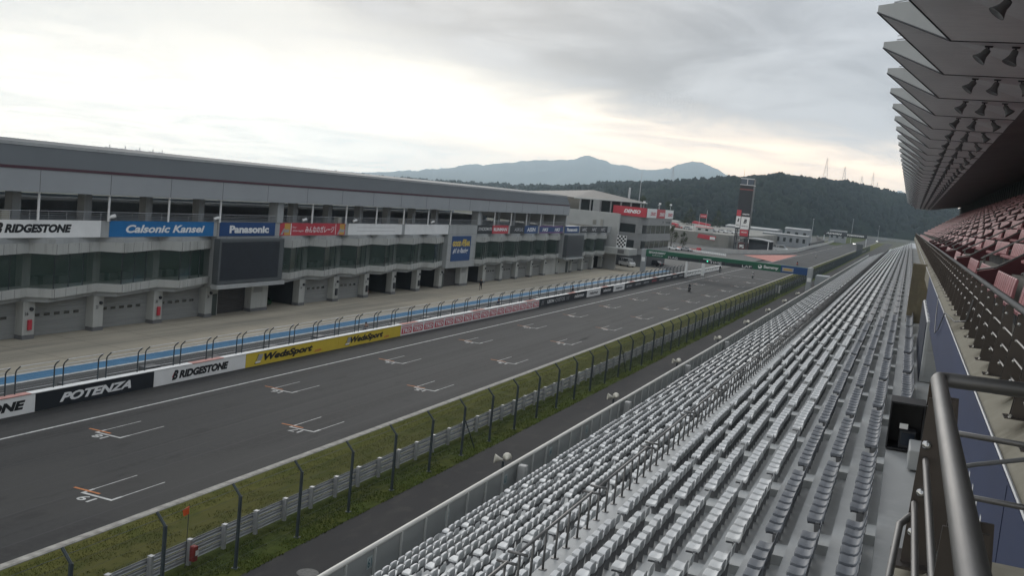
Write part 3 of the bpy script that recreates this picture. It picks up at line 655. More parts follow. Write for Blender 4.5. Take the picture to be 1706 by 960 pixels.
for y0, y1 in segs:
    ln = tooth(y0, y1)
    a = MB(); extr(a, ln, 3.42, 4.10, .6); a.build('balcony_slab', panel_w, bd)
    a = MB(); extr(a, [(x-.55, y) for x, y in ln], 3.0, 3.415, .6); a.build('balcony_soffit', panel_l, bd)
    a = MB(); extr(a, ln, 6.80, 7.62, .6); a.build('balcony_band', panel_w, bd)
    a = MB()
    for t_ in (0, .25, .5, .75):
        xx = -60.75-1.4*t_+.004; yy = y0+1.35+(y1-y0-1.35)*t_; a.box(xx-.012, xx+.006, yy-.014, yy+.014, 6.81, 7.61); a.box(xx-.012, xx+.006, yy-.014, yy+.014, 3.43, 4.09)
    a.build('panel_seam', seam, bd)
    a = MB(); extr(a, [(x-.12, y) for x, y in ln], 7.625, 8.02, .6); a.build('balcony_band', panel_l, bd)
    a = MB(); 
    for (xa, ya), (xb, yb) in zip(ln, ln[1:]):
        a.quad((xa-.15, ya, 4.10), (xb-.15, yb, 4.10), (xb-.15, yb, 6.80), (xa-.15, ya, 6.80))
    w_ = a.build('window', pane, bd)
    a = MB()
    for t_ in (0, .33, .66):
        xx = -60.75-1.4*t_-.17; yy = y0+1.35+(y1-y0-1.35)*t_; a.box(xx-.03, xx+.03, yy-.03, yy+.03, 4.1, 6.8)
    a.build('mullion', dark, w_)
    a = MB(); a.cbox(-63.6, -62.9, y0+.15, y0+.95, 3.6, 7.3, .02); a.build('column', panel_w, bd)
    a = MB()
    for j in range(3): a.box(-65.2, -64.2, y0+1.8+j*1.6, y0+2.9+j*1.6, 3.6, 4.6)
    a.build('table', mat('pale_table', (.20,.22,.21), .6, .1, 1), bd)
# flat service cores on the upper floors
for c0, c1 in cores:
    a = MB(); a.box(-63, -61.55, c0+.02, c1-.02, 3.05, 9.40); a.build('wall_panel', panel_l, bd)
    a = MB()
    for z in (4.3, 6.4, 8.0): a.box(-61.56, -61.543, c0+.04, c1-.04, z, z+.025)
    a.build('panel_seam', seam, bd)
# sign parapet and open deck
a = MB(); a.box(-61.95, -61.62, Y0, 78.08, 8.025, 9.40); a.box(-61.95, -61.62, 88.22, 129.58, 8.025, 9.40); a.box(-61.95, -61.62, 139.62, 180.98, 8.025, 9.40); a.box(-61.95, -61.62, 190.62, 213, 8.025, 9.40); a.build('parapet', panel_l, bd)
a = MB()
for yy in np.arange(Y0, 213, 1.78): a.box(-61.62, -61.608, yy-.012, yy+.012, 8.03, 9.4)
a.build('panel_seam', seam, bd)
a = MB(); a.box(-85.5, -85.2, Y0, Y1, 8.0, 10.0); a.box(-84, -78, Y0, Y1, 8.0, 9.8); a.box(-78, -72, Y0, Y1, 8.0, 8.9); a.build('deck_back_wall', mat('deck_wall', (.42,.48,.53), .8, .25, .25), bd)
a = MB(); a.box(-85.19, -62.1, Y0, Y1, 11.62, 11.9); a.build('deck_ceiling', mat('deck_ceiling', (.32,.34,.35), .8, .1, .3), bd)
dk = [56.65+7.13*j for j in range(-4, 4)]+[93.8+7.1*j for j in range(6)]+[145.5+7.05*j for j in range(5)]
for y in dk:
    a = MB(); a.cbox(-64.3, -63.5, y-.5, y+.35, 8.0, 11.65, .03); a.build('deck_column', panel_l, bd)
    a = MB(); a.tube([(-61.35, y, 9.4), (-61.35, y, 11.7)], .10, 8); a.build('deck_post', c_white, bd)
for y in (88.0, 139.9):
    a = MB(); a.cbox(-62.6, -61.45, y-.55, y+.55, 9.4, 11.7, .03); a.build('deck_column', panel_l, bd)
a = MB()
for z, r in ((10.12, .03), (9.95, .012), (9.80, .012), (9.64, .012), (9.5, .012)): a.tube([(-61.7, Y0, z), (-61.7, Y1, z)], r, 5)
for y in np.arange(Y0, Y1, 1.78): a.tube([(-61.7, y, 9.35), (-61.7, y, 10.12)], .016, 4)
a.build('deck_rail', galv, bd)
for y in (48, 63.9, 77.2, 92, 102.6, 123.3):
    t = thing('spotlight', 'small white spotlight on the deck edge above the sign boards', 'spotlight', (-61.5, y, 9.4), 'spotlights along the deck edge')
    a = MB(); a.lathe([(.0,0),(.14,.02),(.16,.5),(.12,.56),(.0,.56)], (-61.4, y, 9.72), (.5, 1, .35), 8); a.build('lamp_head', c_white, t); a = MB(); a.tube([(-61.45, y+.2, 9.38), (-61.4, y+.2, 9.8)], .03, 5); a.build('bracket', galv, t)
for y in (53.7, 99.8, 115.5):
    tag(MB().cbox(-62.3, -61.7, y, y+.75, 9.41, 10.15, .02).build('deck_cabinet', gold_m, origin=(-62, y+.37, 9.41)), 'pale cabinet standing at the deck rail above the sign boards', 'cabinet', 'pale cabinets on the deck')
for y, l in ((44, 12), (62.6, 2), (76.5, 5), (86, 3), (131, 4)):
    a = MB(); a.box(-70.2, -70.0, y, y+l, 11.2, 11.55); a.tube([(-70.1, y, 11.6), (-70.1, y, 11.3)], .03, 4)
    tag(a.build('deck_light', mat('fluorescent_tube', (.8,.8,.78), .4, .02, 1, emit=(.9,.95,.95,.55)), origin=(-70.1, y+l/2, 11.2)), 'pale strip light hanging under the deck ceiling', 'strip light', 'strip lights under the deck ceiling')
# roof
a = MB(); a.box(-61.35, -60.95, Y0, Y1, 11.58, 13.28); a.build('fascia', mat('fascia_panel', (.315,.335,.35), .5, .05, .25), bd)
a = MB()
for y in np.arange(Y0+.1, Y1, 7.13): a.box(-60.952, -60.938, y-.02, y+.02, 11.6, 13.27)
a.build('panel_seam', seam, bd)
a = MB(); a.box(-61.3, -60.90, Y0, Y1, 13.285, 13.50); a.build('stripe', stripe_m, bd)
a = MB()
a.prism([(-60.98, Y0, 13.50), (-61.75, Y0, 15.0), (-63.6, Y0, 15.42), (-66, Y0, 15.46), (-86.5, Y0, 14.3), (-86.5, Y0, 11.9), (-61.3, Y0, 11.95), (-61.3, Y0, 13.42)], (0, Y1-Y0, 0)); a.build('roof', roof_d, bd)
a = MB(); a.box(-62.3, -61.70, Y0-.05, Y1+.05, 14.98, 15.22); a.build('roof_edge', panel_l, bd)
a = MB(); a.box(-80, -61.3, Y1-.6, Y1+.02, 9.4, 13.25); a.box(-80, -62, Y0-.02, Y0+.5, 8, 13.25); a.build('end_wall', panel_l, bd)
# roof antenna rack
t = thing('roof_antenna', 'row of small white weather masts on the dark roof edge', 'antenna', (-70, 76, 15.2))
for y in (72.4, 74.4, 76.3, 78.1, 79.4):
    a = MB(); a.tube([(-70, y, 15.1), (-70, y, 15.75)], .05, 5); a.tube([(-70, y-.55, 15.5), (-70, y+.55, 15.45)], .035, 5); a.build('mast', c_white, t)
a = MB(); a.tube([(-70, 72, 15.5), (-70, 79.8, 15.42)], .022, 5); a.build('cross_bar', c_white, t)

# boards along the parapet
XB = -61.59; GS = 'sign boards along the pit building parapet'
board(49.2, 63.3, 8.06, 9.42, XB, c_white, 'white sign board with a red-cornered emblem at the left end of the parapet', [('RIDGESTONE', 4.7, 11.0, .38, 1.05, c_ink, .22, .06)], GS, 'sign_board', 'sign', .03, lambda o, P: b_logo(o, P, 4.05, .30, .84))
board(64.2, 77.55, 8.06, 9.42, XB, c_blue, 'bright blue sign board with white italic lettering', [('Calsonic Kansei', 1.9, 12.0, .34, 1.04, c_lw, .25, .035)], GS, 'sign_board', 'sign')
board(78.3, 87.3, 8.06, 9.42, XB+.1, c_navy, 'navy sign board with white lettering above the large dark screen', [('Panasonic', 1.5, 7.9, .28, 1.05, c_lw, 0, .05)], GS, 'sign_board', 'sign')
def redsign(o, P):
    a = MB()
    for u0, u1 in ((1.3, 2.35), (12.3, 13.3)): flat(a, P, [(u0,.05),(u1,.05),(u1,1.3),(u0,1.3)])
    a.build('emblem', c_gold, o); a = MB(); Q = lambda u, v: tuple(np.add(P(u, v), (.003, 0, 0)))
    for u0 in (.5, 11.7): flat(a, Q, [(u0+.7,.35),(u0+1.6,.35),(u0+1.7,.65),(u0+.9,.65)]); flat(a, Q, [(u0+.1,.1),(u0+.5,.1),(u0+.9,.75),(u0+.7,.8)])
    a.build('emblem', c_grey, o); a = MB(); flat(a, Q, [(2.42,.05),(2.55,.05),(2.55,1.3),(2.42,1.3)]); flat(a, Q, [(11.35,.05),(11.45,.05),(11.45,1.3),(11.35,1.3)]); a.build('emblem', c_lw, o)
board(87.8, 101.3, 8.06, 9.42, XB, c_red, 'red sign board with gold ends and white Japanese lettering', [('みんなのガレージ', 5.2, 11.1, .28, 1.02, c_lw, .1, .015), ('Your', 2.75, 3.5, .80, .98, c_lw, .3, 0), ('Garage', 2.85, 4.9, .36, .62, c_lw, .3, 0)], GS, 'sign_board', 'sign', .03, redsign)
board(102.0, 115.4, 8.06, 9.42, XB, c_white, 'blank white sign board with grey seams next to the red board', [], GS, 'sign_board', 'sign', .03, lambda o, P: [MB().box(XB, XB+.004, 104, 113.5, 8.5, 8.52).box(XB, XB+.004, 104, 113.5, 8.95, 8.97).build('panel_seam', seam, o)])
board(116.2, 129.5, 8.06, 9.42, XB, c_white, 'plain blank white sign board left of the tall blue sign', [], GS, 'sign_board', 'sign')
board(139.8, 145.6, 8.06, 9.42, XB, c_black, 'black sign board with white lettering right of the tall blue sign', [('SYNCROMATE', .4, 5.5, .5, 1.0, c_lw, 0, .01)], GS, 'sign_board', 'sign')
board(145.6, 152.4, 8.06, 9.42, XB, c_red, 'short red sign board with white lettering', [('RUNMAN', .6, 6.2, .4, .95, c_lw, 0, .05)], GS, 'sign_board', 'sign')
board(153.2, 159.8, 8.06, 9.42, XB, c_black, 'black sign board with grey lettering between red and blue boards', [('ASKUL', 1.9, 5.9, .4, .95, c_sil, .3, 0)], GS, 'sign_board', 'sign')
board(159.8, 166.4, 8.06, 9.42, XB, c_navy, 'navy sign board with large white capitals', [('AISIN', 1.2, 5.4, .3, 1.02, c_lw, .1, .03)], GS, 'sign_board', 'sign')
board(167.2, 180.2, 8.06, 9.42, XB, c_purple, 'purple and blue sign board with a word repeated twice', [('HKS', 1.6, 4.6, .35, .95, c_lw, .2, .04), ('HKS', 8.2, 11.2, .35, .95, c_lw, .2, .04)], GS, 'sign_board', 'sign', .03, lambda o, P: [MB().box(XB, XB+.003, 167.3, 180.1, 8.3, 9.2).build('emblem', c_navy, o)])
board(180.9, 189.8, 8.06, 9.42, XB+.1, c_navy, 'second navy sign board, above the smaller dark screen', [('Panasonic', 1.4, 7.8, .3, 1.0, c_lw, 0, .05)], GS, 'sign_board', 'sign')
board(190.6, 210.2, 8.06, 9.42, XB, c_black, 'black sign board with three small white marks at the far end', [('HFC', 1.6, 4.8, .35, .98, c_sil, .2, .02), ('HFC', 8.2, 11.4, .35, .98, c_sil, .2, .02), ('HFC', 14.6, 17.8, .35, .98, c_sil, .2, .02)], GS, 'sign_board', 'sign')
def gy_extra(o, P):
    a = MB(); flat(a, P, [(3.3,2.25),(3.65,2.25),(4.0,3.0),(3.8,3.2)]); flat(a, P, [(3.6,2.95),(4.9,2.98),(5.2,3.18),(3.9,3.22)]); a.build('emblem', c_goodyel, o)
board(130.9, 137.6, 4.05, 7.75, -61.50, c_navy, 'tall blue sign with yellow and white lettering on the pale tower wall', [('GOOD', .25, 3.2, 2.15, 2.95, c_goodyel, .1, .07), ('YEAR', 3.7, 6.4, 2.15, 2.95, c_goodyel, .1, .07), ('#1 in Racing', .5, 5.9, .95, 1.9, c_lw, .45, .02)], None, 'wall_sign', 'sign', .05, gy_extra)
# big dark screens hung on the cores
for y0, y1, z0, z1, lab in ((77.6, 88.1, 3.45, 7.85, 'large switched-off dark screen on the pit building'), (181.2, 191.4, 3.4, 7.75, 'smaller-looking dark screen far along the pit building')):
    t = thing('video_screen', lab, 'screen', (-61, (y0+y1)/2, z0))
    a = MB(); a.cbox(-61.5, -60.75, y0, y1, z0, z1, .05); a.build('housing', mat('screen_housing', (.085,.095,.10), .5, .1, .6), t)
    a = MB(); a.box(-60.752, -60.735, y0+.25, y1-.85, z0+.35, z1-.3); a.build('display', mat('dark_display', (.022,.027,.036), .35, .12, .8, stretch=(1, 3, 3)), t)
    a = MB(); a.box(-61.3, -60.6, y0-.3, y1+.3, z0-.45, z0-.05); a.build('ledge', panel_l, t)
# ---------------------------------------------------------------- grandstand
gs = thing('grandstand', 'long grey concrete grandstand with stepped lower stand, upper deck and folded canopy', 'grandstand', (-6, 60, 0))
GY0, GY1 = 4.0, 414.0
LX = [-13.53+.70*k for k in range(10)]; LZ = [3.50+.36*k for k in range(10)]          # front edge and top of each seat row, lower block
UX = [-5.98+.70*k for k in range(10)]; UZ = [7.53+.35*k for k in range(10)]           # upper block
line = [(-14.25, -.2), (-14.25, 2.78), (LX[0]-.22, 2.78)]
for x, z in zip(LX, LZ): line += [(x-.22, z-.42), (x+.48, z-.42)]
line += [(-6.62, LZ[-1]-.42), (-6.62, 7.11)]
for k, (x, z) in enumerate(zip(UX, UZ)): line += ([] if k == 0 else [(x-.22, z-.42)])+[(x+.48, z-.42)]
line += [(UX[-1]+.48, 10.30), (2.62, 10.30), (2.62, -.2)]
a = MB(); n = len(line); ys = np.linspace(GY0, GY1, 42)
for (xa, za), (xb, zb) in zip(line, line[1:]):
    if abs(xa-xb)+abs(za-zb) < 1e-6: continue
    for p, q in zip(ys, ys[1:]): a.quad((xa, p, za), (xa, q, za), (xb, q, zb), (xb, p, zb))
a.add([(x, GY1, z) for x, z in line], [tuple(range(n))]); a.build('terrace', terr_m, gs)
ST_U = [23.95+5.6*j for j in range(-4, 67)]; ST_L = [24.5+5.6*j for j in range(-4, 69)]
a = MB()
for xs_, zs_, st, d in ((LX, LZ, ST_L, .36), (UX, UZ, ST_U, .35)):
    for s in st:
        if s > 300: break
        for x, z in zip(xs_[:-1], zs_[:-1]): a.box(x+.05, x+.479, s-.70, s-.03, z-.42, z-.42+d/2)
a.build('stair_step', mat('pale_step_coating', (.45,.465,.465), .6, .12, 1.5, bump=.1), gs)
# front parapet: sheet wall, rolled cap, inner posts, row numbers
a = MB(); a.box(-14.36, -14.30, GY0, GY1, 2.2, 3.72); a.build('parapet', mat('parapet_sheet', (.30,.315,.31), .5, .12, .4, stretch=(1, .6, .2)), gs)
a = MB(); a.tube([(-14.33, y, 3.76) for y in np.linspace(GY0, GY1, 30)], .085, 8); a.build('parapet_cap', mat('cream_cap', (.60,.59,.55), .5, .08, .4), gs, True)
a = MB(); y = 26.85-1.755*13; i = 0
while y < 175:
    b = MB(); b.cbox(-14.30, -14.22, y-.03, y+.03, 2.78, 3.72, .008); b.build('parapet_post', offwhite, gs) if i < 90 else a.box(-14.30, -14.22, y-.03, y+.03, 2.78, 3.72); y += 1.755; i += 1
while y < GY1: a.box(-14.30, -14.22, y-.03, y+.03, 2.78, 3.72); y += 1.755
tag(a.build('parapet_post', offwhite, gs), kind='stuff')
teal = mat('teal_sticker', (.03,.12,.14), .5, .1, 3); pale_st = mat('pale_sticker', (.42,.48,.48), .5, .1, 3)
for k in range(5):
    y = 26.6+5.6*k
    t = MB(); t.box(-14.297, -14.290, y-.17, y+.17, 3.10, 3.5); o = tag(t.build('block_number', pale_st, origin=(-14.3, y, 3.1)), ['pale teal numbered sticker on the parapet by the nearest seats', 'second numbered sticker along the parapet', 'third numbered sticker along the parapet', 'fourth numbered sticker along the parapet', 'fifth numbered sticker along the parapet'][k], 'sticker', 'block numbers on the parapet')
    t = MB(); lettering(t, str(61+k), lambda u, v: (-14.286, y-.12+u, 3.14+v), 0, .24, 0, .30, 0, .02); t.build('lettering', teal, o)
for k, y in enumerate((38.9, 55.8, 72.6, 89.4)):
    t = thing('junction_box', 'grey junction box standing inside the parapet', 'junction box', (-13.95, y, 2.78), 'junction boxes inside the parapet')
    t2 = MB(); t2.cbox(-14.15, -13.8, y-.18, y+.18, 2.78, 3.72, .03); t2.build('housing', mat('box_grey', (.36,.365,.36), .6, .1, 2), t); t2 = MB(); t2.box(-13.795, -13.79, y-.12, y+.12, 3.0, 3.6); t2.build('door', mat('box_door', (.42,.43,.42), .6, .08, 2), t)

# ---- seats of the lower stand
def seat_profile(lod):
    """(x, z) outline running along the top then back underneath; x = 0 at the front edge"""
    if lod == 0: return [(.010,-.075),(.0,-.03),(.014,-.004),(.05,.0),(.17,-.016),(.30,-.014),(.365,.012),(.40,.08),(.418,.17),(.424,.215),(.436,.222),(.448,.21),(.444,.12),(.425,.02),(.36,-.05),(.20,-.055),(.05,-.05)]
    return [(.0,-.06),(.01,0),(.30,-.012),(.38,.02),(.425,.21),(.446,.20),(.43,.0),(.05,-.055)]
def seat_geo(lod):
    pr = seat_profile(lod); n = len(pr)
    st = [(-.190,.40),(-.176,.86),(-.10,1.0),(.10,1.0),(.176,.86),(.190,.40)] if lod == 0 else [(-.182,.9),(.182,.9)]
    V = []
    for y, k in st:
        for x, z in pr:
            zz = z*(1-(1-k)*.6)-(1-k)*.04 if z > .02 else z-(1-k)*.085
            xx = x+(1-k)*(.055 if x < .2 else -.02)
            V.append((xx*.72, y, zz))
    F = [(i*n+j, i*n+(j+1) % n, (i+1)*n+(j+1) % n, (i+1)*n+j) for i in range(len(st)-1) for j in range(n)]
    return V, F, n, len(st)
def seat_mesh(mat_):
    V, F, n, m = seat_geo(0); a = MB(); a.add(V, F+[tuple(range(n))[::-1][::-1], tuple(range((m-1)*n, m*n))[::-1]])
    bm = bmesh.new(); me = bpy.data.meshes.new('seat_shell'); me.from_pydata(a.v, [], a.f); bm.from_mesh(me); bmesh.ops.recalc_face_normals(bm, faces=bm.faces[:]); bm.to_mesh(me); bm.free()
    me.materials.append(mat_); me.polygons.foreach_set('use_smooth', [True]*len(me.polygons))
    try: me.set_sharp_from_angle(angle=R(50))
    except Exception: pass
    return me
MSW, MSD = seat_mesh(seat_w), seat_mesh(seat_d)
leg_m = mat('seat_leg_grey', (.17,.175,.185), .6, .15, 1)
def leg_mesh():
    a = MB(); a.prism([(.15,-.025,-.42),(.24,-.025,-.42),(.27,-.025,-.06),(.12,-.025,-.06)], (0,.05,0)); a.box(.16,.23,-.245,.245,-.12,-.06)
    me = bpy.data.meshes.new('seat_leg_gap_shade'); a.box(.03,.25,-.245,.245,-.095,-.075,1); me.from_pydata(a.v, [], a.f); me.materials.append(leg_m); me.materials.append(dark); me.polygons.foreach_set('material_index', a.m); return me  # dark plate added under the pan so the seat gaps look shaded
MLEG = leg_mesh()
a = MB(); a.cbox(.10, .36, -.20, .20, -.035, .004, .01)
seats = []                                           # (x, y, z, dark?, row)
for xs_, zs_, st, lo in ((LX, LZ, ST_L, True), (UX, UZ, ST_U, False)):
    for r_i, (x, z) in enumerate(zip(xs_, zs_)):
        dk_ = (not lo) and r_i >= 6
        for s in st:
            if s > (405 if lo else 392)-r_i*2: continue
            if not lo and r_i == 9 and s < 24.5: continue            # the last row starts beyond the black cabinet
            for j in range(10): seats.append((x+random.uniform(-.008, .008), s+.22+.49*j+random.uniform(-.007, .007), z+random.uniform(-.005, .005), dk_, r_i, lo))
SA = np.array([(s[0], s[1], s[2]) for s in seats]); dd = np.linalg.norm(SA-np.array([0, 0, 15.3]), axis=1)
Rm = np.array([[r2.x, r2.y, r2.z], [u2.x, u2.y, u2.z], [f_.x, f_.y, f_.z]])
q = (SA+np.array([.2, 0, 0])-np.array([0, 0, 15.3]))@Rm.T
inv = (q[:, 2] > 0) & (np.abs(q[:, 0]/q[:, 2]) < .53) & (np.abs(q[:, 1]/q[:, 2]) < .302)
order = np.argsort(np.where(inv, dd, 1e9))[:300]; single = set(order.tolist())
GW = 'white plastic stadium seats nearest the camera'; GD = 'dark grey stadium seats nearest the camera'
for i in sorted(single):
    x, y, z, dk_, row, lo = seats[i]
    o = bpy.data.objects.new('stadium_seat', MSD if dk_ else MSW); C.objects.link(o); o.location = (x, y, z); o.rotation_euler = (R(random.uniform(-1.2, 1.2)), R(random.uniform(-1.5, 1.5)), R(random.uniform(-1.5, 1.5)))
    if dk_: tag(o, 'dark grey plastic seat in a near block of the upper rows of the lower stand', 'stadium seat', GD)
    else: tag(o, 'white plastic seat in a near block of the lower stand', 'stadium seat', GW)
    l = bpy.data.objects.new('support', MLEG); C.objects.link(l); l.parent = o
def many(idx, V, F):
    V = np.array(V); k = len(V); P = SA[idx]; VV = (V[None]+P[:, None]).reshape(-1, 3)
    FF = (np.array(F)[None]+(np.arange(len(idx))*k)[:, None, None]).reshape(-1, 4); return VV, FF
rest = np.array([i for i in range(len(seats)) if i not in single]); dkf = np.array([s[3] for s in seats])
near = rest[(dd[rest] < 62) & (SA[rest][:, 1] > 6)]; far = rest[(dd[rest] >= 62)]
V0, F0, _, _ = seat_geo(0); V1, F1, _, _ = seat_geo(1)
legV = [(.16,-.025,-.42),(.23,-.025,-.42),(.23,.025,-.42),(.16,.025,-.42),(.15,-.20,-.07),(.24,-.20,-.07),(.24,.20,-.07),(.15,.20,-.07)]; legF = [(0,1,5,4),(1,2,6,5),(2,3,7,6),(3,0,4,7)]
parts = []; mi = []; off = 0
for idx, V_, F_ in ((near, V0, F0), (far, V1, F1)):
    for dkk in (False, True):
        ii = idx[dkf[idx] == dkk]
        if len(ii) == 0: continue
        for (vv, ff), m_ in ((many(ii, V_, F_), int(dkk)), (many(ii, legV, legF), 2), (many(ii, [(.03,-.245,-.08),(.25,-.245,-.08),(.25,.245,-.08),(.03,.245,-.08)], [(0,1,2,3)]), 3)):  # last quad is the dark plate that puts shade into the gaps
            parts.append((vv, ff+off)); off += len(vv); mi.append(np.full(len(ff), m_))
tag(fast_mesh('stadium_seats', np.concatenate([p[0] for p in parts]), np.concatenate([p[1] for p in parts]), [seat_w, seat_d, leg_m, dark], np.concatenate(mi)),
    'countless further white and dark grey seats of the lower stand', 'stadium seats', kind='stuff')

# ---- aisle handrails, one section between two stairs
def handrail(s):
    t = thing('handrail', 'stainless handrail section along the aisle of the lower stand', 'handrail', (-6.5, s, 7.11), 'handrail sections along the aisle')
    ys = [s+.05+.80*j for j in range(7)]
    for y in ys:
        b = MB(); b.tube([(-6.5, y, 7.11), (-6.5, y, 8.0)], .028, 6); b.cbox(-6.58, -6.42, y-.06, y+.06, 7.11, 7.125, .003); b.build('post', steel, t, True)
    b = MB(); b.tube([(-6.5, ys[0]-.12, 8.02), (-6.5, ys[-1]+.1, 8.02)], .038, 8); b.tube([(-6.72, ys[0]-.12, 8.02), (-6.28, ys[0]-.12, 8.02)], .032, 6); b.tube([(-6.72, ys[-1]+.1, 8.02), (-6.28, ys[-1]+.1, 8.02)], .032, 6); b.build('rail', steel, t, True)
    return t
h0 = handrail(24.0)
for j in list(range(-2, 0))+list(range(1, 62)):
    o = copy_tree(h0); o.location.y = 24.0+5.6*j

# ---- upper deck, ledge, platform
a = MB()
a.prism([(.98, 6.05, 12.75), (.98, 6.05, 13.42), (1.30, 6.05, 13.68), (1.30, 6.05, 13.42), (2.62, 6.05, 13.42), (2.62, 6.05, 10.3), (2.30, 6.05, 10.3), (2.30, 6.05, 12.75)], (0, 292, 0)); a.build('deck_edge', conc_tan, gs)
a = MB(); a.prism([(.16, -3, 13.0), (.16, -3, 13.40), (.30, -3, 13.52), (2.0, -3, 13.52), (2.0, -3, 13.0)], (0, 9.0, 0)); a.build('platform', conc_tan, gs)
a = MB(); a.box(.955, .979, 6.1, 46, 12.1, 13.40); a.build('banner', mat('blue_banner', (.030,.046,.110), .6, .14, .4, stretch=(1, .5, 2), bump=.15, bscale=.8), gs)
a = MB()
for y in (8.6,): a.box(.950, .954, y, y+.03, 12.12, 13.38)
a.build('banner_seam', mat('banner_seam', (.015,.025,.07), .6, .1, 1), gs)
a = MB(); a.tube([(.965, 6.1, 13.43), (.965, 290, 13.43)], .014, 5); a.build('banner_rail', galv, gs)
a = MB()
for k in range(9):
    y = 7.0+k*.62; flat(a, lambda u, v: (.952, y+u, 12.32+v), [(0,0),(.12,0),(.22,.36),(.10,.36)]); flat(a, lambda u, v: (.952, y+u, 12.32+v), [(.22,.0),(.40,.0),(.42,.08),(.24,.08)])
a.build('banner_lettering', c_lw, gs)
a = MB(); line2 = [(1.30, 13.42), (1.86, 13.42)]
PXr = [2.0]+[2.9+.80*k for k in range(11)]; PZr = [14.02]+[14.8+.55*k for k in range(11)]
for x, z in zip(PXr, PZr): line2 += [(x-.14, z-.45), (x+(.76 if x < 2.5 else .66), z-.45)]
for (xa, za), (xb, zb) in zip(line2, line2[1:]): a.quad((xa, 6.05, za), (xa, 298, za), (xb, 298, zb), (xb, 6.05, zb))
a.build('upper_terrace', mat('dark_concrete', (.17,.165,.15), .9, .25, .5, bump=.2), gs)
a = MB(); a.box(11.4, 11.5, -5, 298, 13, 22.6); a.build('back_wall', mat('green_grey_screen', (.045,.065,.062), .7, .3, .6, stretch=(1, .8, .15)), gs)
a = MB()
for y in np.arange(8, 298, 3.5): a.box(11.32, 11.40, y, y+.12, 19.5, 22.4)
a.build('screen_mullion', dark, gs)
# pier under the deck edge and equipment cabin below the ledge
a = MB(); a.box(.32, 1.6, 58.0, 59.2, 10.3, 13.5); a.build('pier', layered('ochre_concrete', (.20,.175,.12), [(.6, (1,1,.2), .4, .7, (.12,.11,.085), .8, 6), (3, (1,1,.5), .5, .7, (.26,.23,.16), .5, 5)], rough=.9, bump=.3, bscale=9), gs)
t = thing('equipment_cabin', 'pale grey equipment cabin with navy side under the upper deck edge', 'cabin', (1.5, 40, 10.3))
a = MB(); a.cbox(.86, 2.2, 35.5, 46.5, 10.3, 12.36, .04); a.build('body', mat('cabin_grey', (.40,.42,.43), .5, .08, .6), t)
a = MB(); a.box(.835, .862, 35.55, 46.45, 10.32, 12.30); a.build('side_cladding', mat('navy_cladding', (.018,.028,.055), .5, .15, .8), t)
for z0, z1 in ((10.5, 11.3), (11.4, 12.2)):
    a = MB(); a.box(.98, 2.1, 35.47, 35.502, z0, z1); a.build('panel', mat('cabin_panel', (.34,.36,.37), .5, .06, .8), t)
a = MB()
for k in range(6): a.box(.9, 2.15, 36+k*1.7, 36.12+k*1.7, 12.36, 12.42)
a.build('roof_batten', galv, t)
t = thing('black_cabinet', 'open black cabinet with a small screen beside the top row of dark seats', 'cabinet', (.44, 24, 10.3))
a = MB()
a.box(.08, .11, 24.0, 24.9, 10.3, 11.4); a.box(.79, .82, 24.0, 24.9, 10.3, 11.4); a.box(.11, .79, 24.0, 24.9, 11.36, 11.4); a.box(.11, .79, 24.0, 24.9, 10.3, 10.34); a.box(.11, .79, 24.86, 24.9, 10.34, 11.36); a.build('case', black, t)
a = MB(); a.cbox(.34, .70, 24.1, 24.5, 10.34, 10.75, .02); a.build('monitor', dark, t); a = MB(); a.box(.38, .66, 24.085, 24.098, 10.42, 10.70); a.build('monitor_screen', mat('monitor_glass', (.015,.022,.035), .15, .1, 2), t)
a = MB(); a.box(.32, .50, 24.02, 24.03, 10.80, 10.92); a.build('paper_note', c_lw, t)
tag(MB().cbox(.55, 1.0, 22.2, 23.4, 10.3, 10.72, .02).build('step_block', terr_m, origin=(.8, 22.8, 10.3)), 'grey coated block on the landing in front of the black cabinet', 'step block')
t = thing('wall_cabinet', 'brown board fixed above the black cabinet by the wall', 'board', (.9, 25, 10.5)); a = MB(); a.cbox(.84, 1.5, 24.7, 24.78, 10.4, 11.9, .01); a.build('board', mat('brown_board', (.06,.042,.03), .6, .15, 2), t)
a = MB(); a.tube([(.84, 24.65, 11.3), (1.5, 24.6, 11.5)], .012, 5); a.build('rod', c_white, t)

# ---- rails and plate posts on the deck edge
dr = thing('deck_railing', 'stainless railing with bolted plate posts along the upper deck edge', 'railing', (1.2, 60, 13.6))
a = MB(); a.tube([(1.22, 6.12, 14.56), (1.22, 296, 14.56)], .042, 8); a.build('handrail', steel, dr, True)
a = MB()
for z in (13.85, 14.05, 14.25): a.tube([(1.18, 6.3, z), (1.18, 200, z)], .012, 5)
a.build('rod', steel, dr)
bolt = mat('bright_bolt', (.55,.55,.55), .25, .05, 3, metal=.9)
def plate(a, b, y, x=1.2, z0=13.66, z1=14.52):
    for d in (-.05, .05): a.prism([(x-.13, y+d-.006, z0), (x+.10, y+d-.006, z0), (x+.05, y+d-.006, z1), (x-.03, y+d-.006, z1)], (0, .012, 0))
    a.box(x-.18, x+.14, y-.11, y+.11, z0-.012, z0)
    for z in (z0+.15, z0+.36, z0+.58, z0+.76):
        b.lathe([(.02,0),(.02,.014),(.0,.018)], (x-.02, y-.057, z), (0,-1,0), 6)
    for dx in (-.13, .09): b.lathe([(.018,0),(.018,.03),(0,.032)], (x+dx, y-.08, z0), (0,0,1), 6)
for k in range(70):
    a = MB(); b = MB(); plate(a, b, 7.3+1.5*k); p_ = a.build('plate_post', plate_m, dr); b.build('bolt', bolt, p_)
a = MB()
for k in range(70, 190): a.box(1.1, 1.25, 7.3+1.5*k-.05, 7.3+1.5*k+.05, 13.66, 14.52)
tag(a.build('plate_post', plate_m, dr), kind='stuff')
